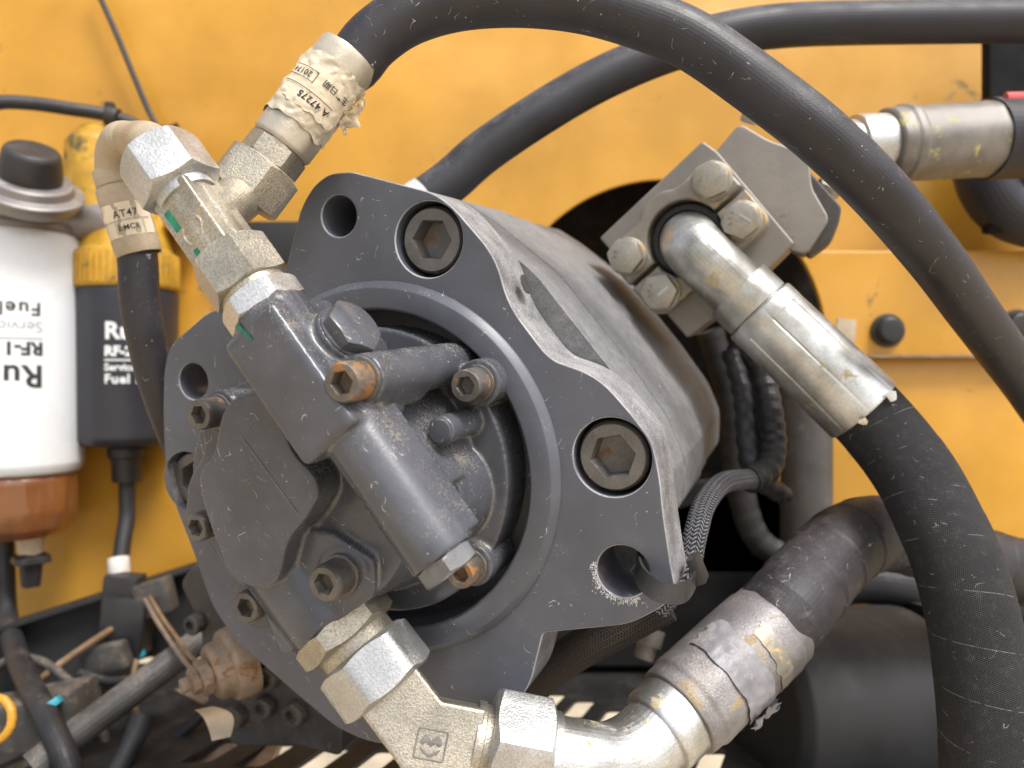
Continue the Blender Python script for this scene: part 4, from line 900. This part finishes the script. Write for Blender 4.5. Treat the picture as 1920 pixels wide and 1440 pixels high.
# ---- upper left cables
single('cable', 'black cable crossing the yellow panel at the upper left', 'cable', sweep([W(-30, 205, 575), W(0, 192, 580), W(60, 194, 590), W(130, 204, 600), W(200, 216, 612), W(262, 240, 625), W(330, 300, 636)], 5.2, 24, 3), M['cable'], W(60, 194, 590), sharp=0)
part_t = thing('cable_clip', 'dark cable clip on the upper left cable beside the elbow', 'clip', W(208, 216, 612))
part('clip_band', lathe(W(200, 216, 612), V((1, .1, -.25)), [(0, 0), (0, 7.6), (9, 7.6), (9, 0)], 28, .6), M['plast'], part_t)
part('clip_lug', box(W(206, 202, 611), V((3.2, 0, 0)), V((0, 3, 0)), V((0, 0, 4)), .6), M['plast'], part_t)
single('thin_wire', 'thin black wire slanting down the yellow panel from the top edge', 'wire', sweep([W(170, -40, 640), W(190, 0, 640), W(222, 72, 640), W(252, 145, 640), W(280, 210, 640), W(297, 238, 638), W(318, 240, 636), W(334, 234, 636)], 2.3, 14, 3), M['cable'], W(252, 145, 640), sharp=0)
# ---- frame rail and clutter low on the left
rl = thing('frame_rail', 'black frame rail rising to the right below the fuel filters', 'beam', W(150, 1200, 600))
ra0, ra1 = W(-60, 1235, 588), W(400, 1085, 640); rdv = (ra1-ra0)
part('rail_web', box((ra0+ra1)/2-V((0, 0, 14)), rdv*.5, V((0, 5, 0)), V((-rdv.z, 0, rdv.x)).normalized()*30, 1.5), M['black'], rl)
part('rail_lip', box((ra0+ra1)/2+V((0, -10, 16.5)), rdv*.5, V((0, 12, 0)), V((-rdv.z, 0, rdv.x)).normalized()*2, .8), M['black'], rl)
def tube(name, label, cat, pts, r, m, n=20, rf=None, grp=None): return single(name, label, cat, sweep(pts, r, n, 4, rf), M[m], pts[0], grp, sharp=0)
tube('pipe', 'grey dusty pipe running diagonally up from the bottom left corner', 'pipe', [W(60, 1440, 470), W(130, 1385, 485), W(230, 1310, 505), W(330, 1235, 528), W(400, 1180, 545), W(480, 1120, 575)], 9.5, 'pipe')
tube('hose', 'dark hose hanging from the left edge and crossing over the diagonal pipe', 'hose', [W(6, 960, 612), W(8, 1060, 610), W(14, 1160, 600), W(40, 1250, 540), W(80, 1330, 490), W(118, 1410, 470), W(140, 1480, 465)], 7.5, 'cable')
tube('hose', 'dark corrugated hose curving up from the bottom edge under the cyan tape', 'hose', [W(200, 1480, 470), W(232, 1420, 480), W(258, 1370, 490), W(268, 1340, 495)], 7, 'cable', 24, lambda s, a: 1+.05*math.sin(s*1.3)-(.5 if s > 66 else 0))
tube('wire', 'brown wire slanting down to the left below the rail', 'wire', [W(225, 1170, 598), W(170, 1205, 565), W(120, 1240, 552), W(70, 1278, 545), W(38, 1305, 540), W(32, 1330, 536)], 2.6, 'wireb', 14)
tube('wire', 'brown wire hanging straight below the cyan tape', 'wire', [W(256, 1235, 590), W(248, 1290, 560), W(258, 1345, 530), W(268, 1370, 520)], 2.2, 'wireb', 14)
tube('wire', 'orange wire loop at the lower left edge', 'wire', [W(-12, 1308, 430), W(8, 1312, 430), W(22, 1334, 428), W(20, 1362, 426), W(6, 1382, 425), W(-10, 1392, 424)], 2.4, 'wirey', 14)
tube('wire', 'rusty red wire running to the solenoid stud', 'wire', [W(262, 1105, 604), W(292, 1160, 560), W(318, 1200, 525), W(345, 1238, 500), W(372, 1268, 480)], 1.7, 'rusty', 12)
tube('wire', 'tan wire beside the rusty red wire at the solenoid', 'wire', [W(270, 1100, 606), W(304, 1158, 556), W(330, 1194, 520), W(356, 1230, 500), W(384, 1252, 480)], 1.5, 'wireb', 12)
tube('cable', 'thin dark cable sagging below the black connector towards the housing', 'cable', [W(150, 1262, 545), W(210, 1278, 535), W(280, 1262, 530), W(340, 1225, 535), W(392, 1185, 545)], 3.2, 'cable', 14)
tube('cable', 'dark cable lying along the dirty ledge at the bottom left', 'cable', [W(130, 1465, 500), W(185, 1425, 512), W(260, 1405, 520), W(330, 1380, 525), W(400, 1320, 530)], 4.0, 'cable', 14)
tube('cable', 'black cable rising beside the left dark hose', 'cable', [W(-20, 1260, 560), W(25, 1235, 556), W(75, 1240, 552), W(120, 1270, 545), W(175, 1330, 530), W(200, 1400, 515)], 3.4, 'dkst', 14)
single('cyan_tape', 'small cyan tape scrap on the dark hose at the lower left', 'tape', lathe(W(86, 1318, 492), V((.5, 0, -.85)), [(0, 0), (0, 8.8), (4.5, 9.1), (4.5, 0)], 24, .6, lambda a, t: 1+.08*math.sin(3*a+1)+.05*math.sin(7*a)), M['cyan'], W(95, 1316, 472))
single('mud_ledge', 'brown dirty steel ledge under the diagonal pipe', 'plate', box(W(230, 1400, 545), V((120, 0, 20)), V((0, 60, 12)), V((0, -1, 4)), 1), M['rusty'], W(230, 1400, 545))
single('bracket', 'dusty clamp bracket with bolt right of the black connector', 'bracket', box(W(292, 1120, 596), V((13, 0, 4)), V((0, 8, 0)), V((-3, 0, 13)), 3), M['dkst'], W(290, 1180, 590))
single('bracket', 'brown clamp block below the black frame rail', 'bracket', box(W(200, 1232, 575), V((15, 0, 3)), V((0, 8, 0)), V((-3, 0, 9)), 2.5), M['dkst'], W(195, 1240, 575))
single('dark_box', 'black engine part filling the lower left corner', 'engine part', box(W(40, 1390, 520), V((48, 0, 10)), V((0, 20, 0)), V((-5, 0, 30)), 5), M['dkst'], W(40, 1430, 520))
# ---- drive housing below the pump with solenoid stud
dh = thing('drive_housing', 'dark dusty drive housing with small bolts under the left pump lobe', 'housing', PP(480, 1260, -60))
HD = -62
part('housing_plate', pprism([(338, 1098), (345, 1080), (368, 1055), (430, 1110), (520, 1240), (640, 1360), (640, 1420), (560, 1400), (440, 1400), (395, 1350), (380, 1250), (375, 1170)], HD-24, HD, 5, 1.5), M['dkst'], dh)
ME_S = capscrew_mesh('small_bolt', 6.0, 7, 3.0, 4, M['dkst'], True, 72)
for x, y, s in ((356, 1175, 1.0), (495, 1278, 1.1), (432, 1350, 1.2), (487, 1332, 1.1), (545, 1345, 1.15)): inst('small_bolt', ME_S, dh, PP(x, y, HD+8), PN, None, s)
so = thing('solenoid_terminal', 'rusty brown terminal stud with stacked washer and hex nut beside the drive housing', 'terminal', PP(405, 1262, -40))
sa = (PN*.85-PU*.45-PV*.12).normalized(); s0 = PP(420, 1252, -40)
part('terminal_base', lathe(s0-sa*14, sa, [(0, 0), (0, 21), (10, 21), (13, 19.5), (13, 16.5), (20, 16), (22, 14), (22, 0)], 48, 1.0), M['rusty'], so)
part('hex_nut', nut(s0+sa*8, sa, 6.5, 9.0, 0, PV, .94), M['rusty'], so)
part('lock_nut', nut(s0+sa*14.5, sa, 4.5, 6.8, 0, PV+PU*.3, .94), M['rusty'], so)
part('stud', lathe(s0+sa*19, sa, [(0, 0), (0, 4.2), (4.5, 4.2), (5.2, 3.2), (5.2, 0)], 28, .4), M['rusty'], so)
rg = []
for i in range(15):
    t = i/14; a = -1.2+2.2*t; w = 4.0+3*math.sin(t*3.1)
    c = W(378+30*t, 1335+62*t, 420)+V((0, 10*math.cos(a*1.3), 0)); rg.append((c-V((w, 0, -1)), c+V((w, 5, 1))))
single('rag', 'pale tan curled strip below the drive housing at the bottom', 'rag', ([p for r in rg for p in r], [(2*i, 2*i+1, 2*i+3, 2*i+2) for i in range(14)]), M['tan'], W(395, 1370, 420), sharp=60)
# ---- lower right
cs = thing('black_canister', 'large matt black horizontal canister at the lower right', 'canister', W(1600, 1440, 520))
part('canister_shell', lathe(W(1405, 1320, 500), W(1752, 1300, 540)-W(1405, 1320, 500), [(0, 0), (0, 52), (6, 60), (118, 60), (124, 57), (126, 0)], 64, 2), M['black'], cs)
part('end_band', lathe(W(1725, 1302, 537), W(1752, 1300, 540)-W(1725, 1302, 537), [(0, 0), (0, 61.5), (7, 61.5), (7, 0)], 64, .6), M['black'], cs)
single('black_elbow', 'black rubber elbow behind the taped hose at the right', 'hose', sweep([W(1500, 1130, 560), W(1580, 1090, 560), W(1680, 1095, 565), W(1800, 1120, 570), W(1950, 1130, 575)], 17, 32, 4), M['rubber2'], W(1700, 1100, 565), sharp=0)
single('small_stud', 'small blurred bolt stud under the brown braided sleeve', 'bolt', join(lathe(W(1206, 1236, 500), V((.3, .2, .9)), [(0, 0), (0, 6.5), (9, 6.5), (9, 9), (20, 9), (20, 0)], 28, .6)), M['ferr'], W(1206, 1236, 500))
single('dark_opening_sheet', 'added black sheet standing in for the dark opening below the pump', 'plate', box(W(1232, 1072, 640), V((106, 0, 0)), V((0, 8, 0)), V((0, 0, 76)), 3), M['black'], W(1232, 1240, 640))  # sheet added over the wall to give the shade of the opening
single('black_elbow', 'black rubber elbow hanging below the red striped hose at the right edge', 'hose', sweep([W(1835, 300, 600), W(1850, 350, 600), W(1885, 395, 602), W(1950, 420, 606), W(2040, 425, 610)], 20, 32, 4), M['rubber2'], W(1885, 395, 602), sharp=0)

# even shading on the large flat faces
for o in list(COL.objects):
    if o.type == 'MESH' and o.name.split('.')[0] in ('mounting_flange', 'pump_body', 'base_plate', 'upper_body', 'end_cap', 'clamp_half', 'bulkhead_panel', 'plate', 'floor_plate', 'housing_plate', 'rail_web', 'dark_opening_sheet', 'black_post'):
        m = o.modifiers.new('weighted_normal', 'WEIGHTED_NORMAL'); m.keep_sharp = True; m.weight = 100
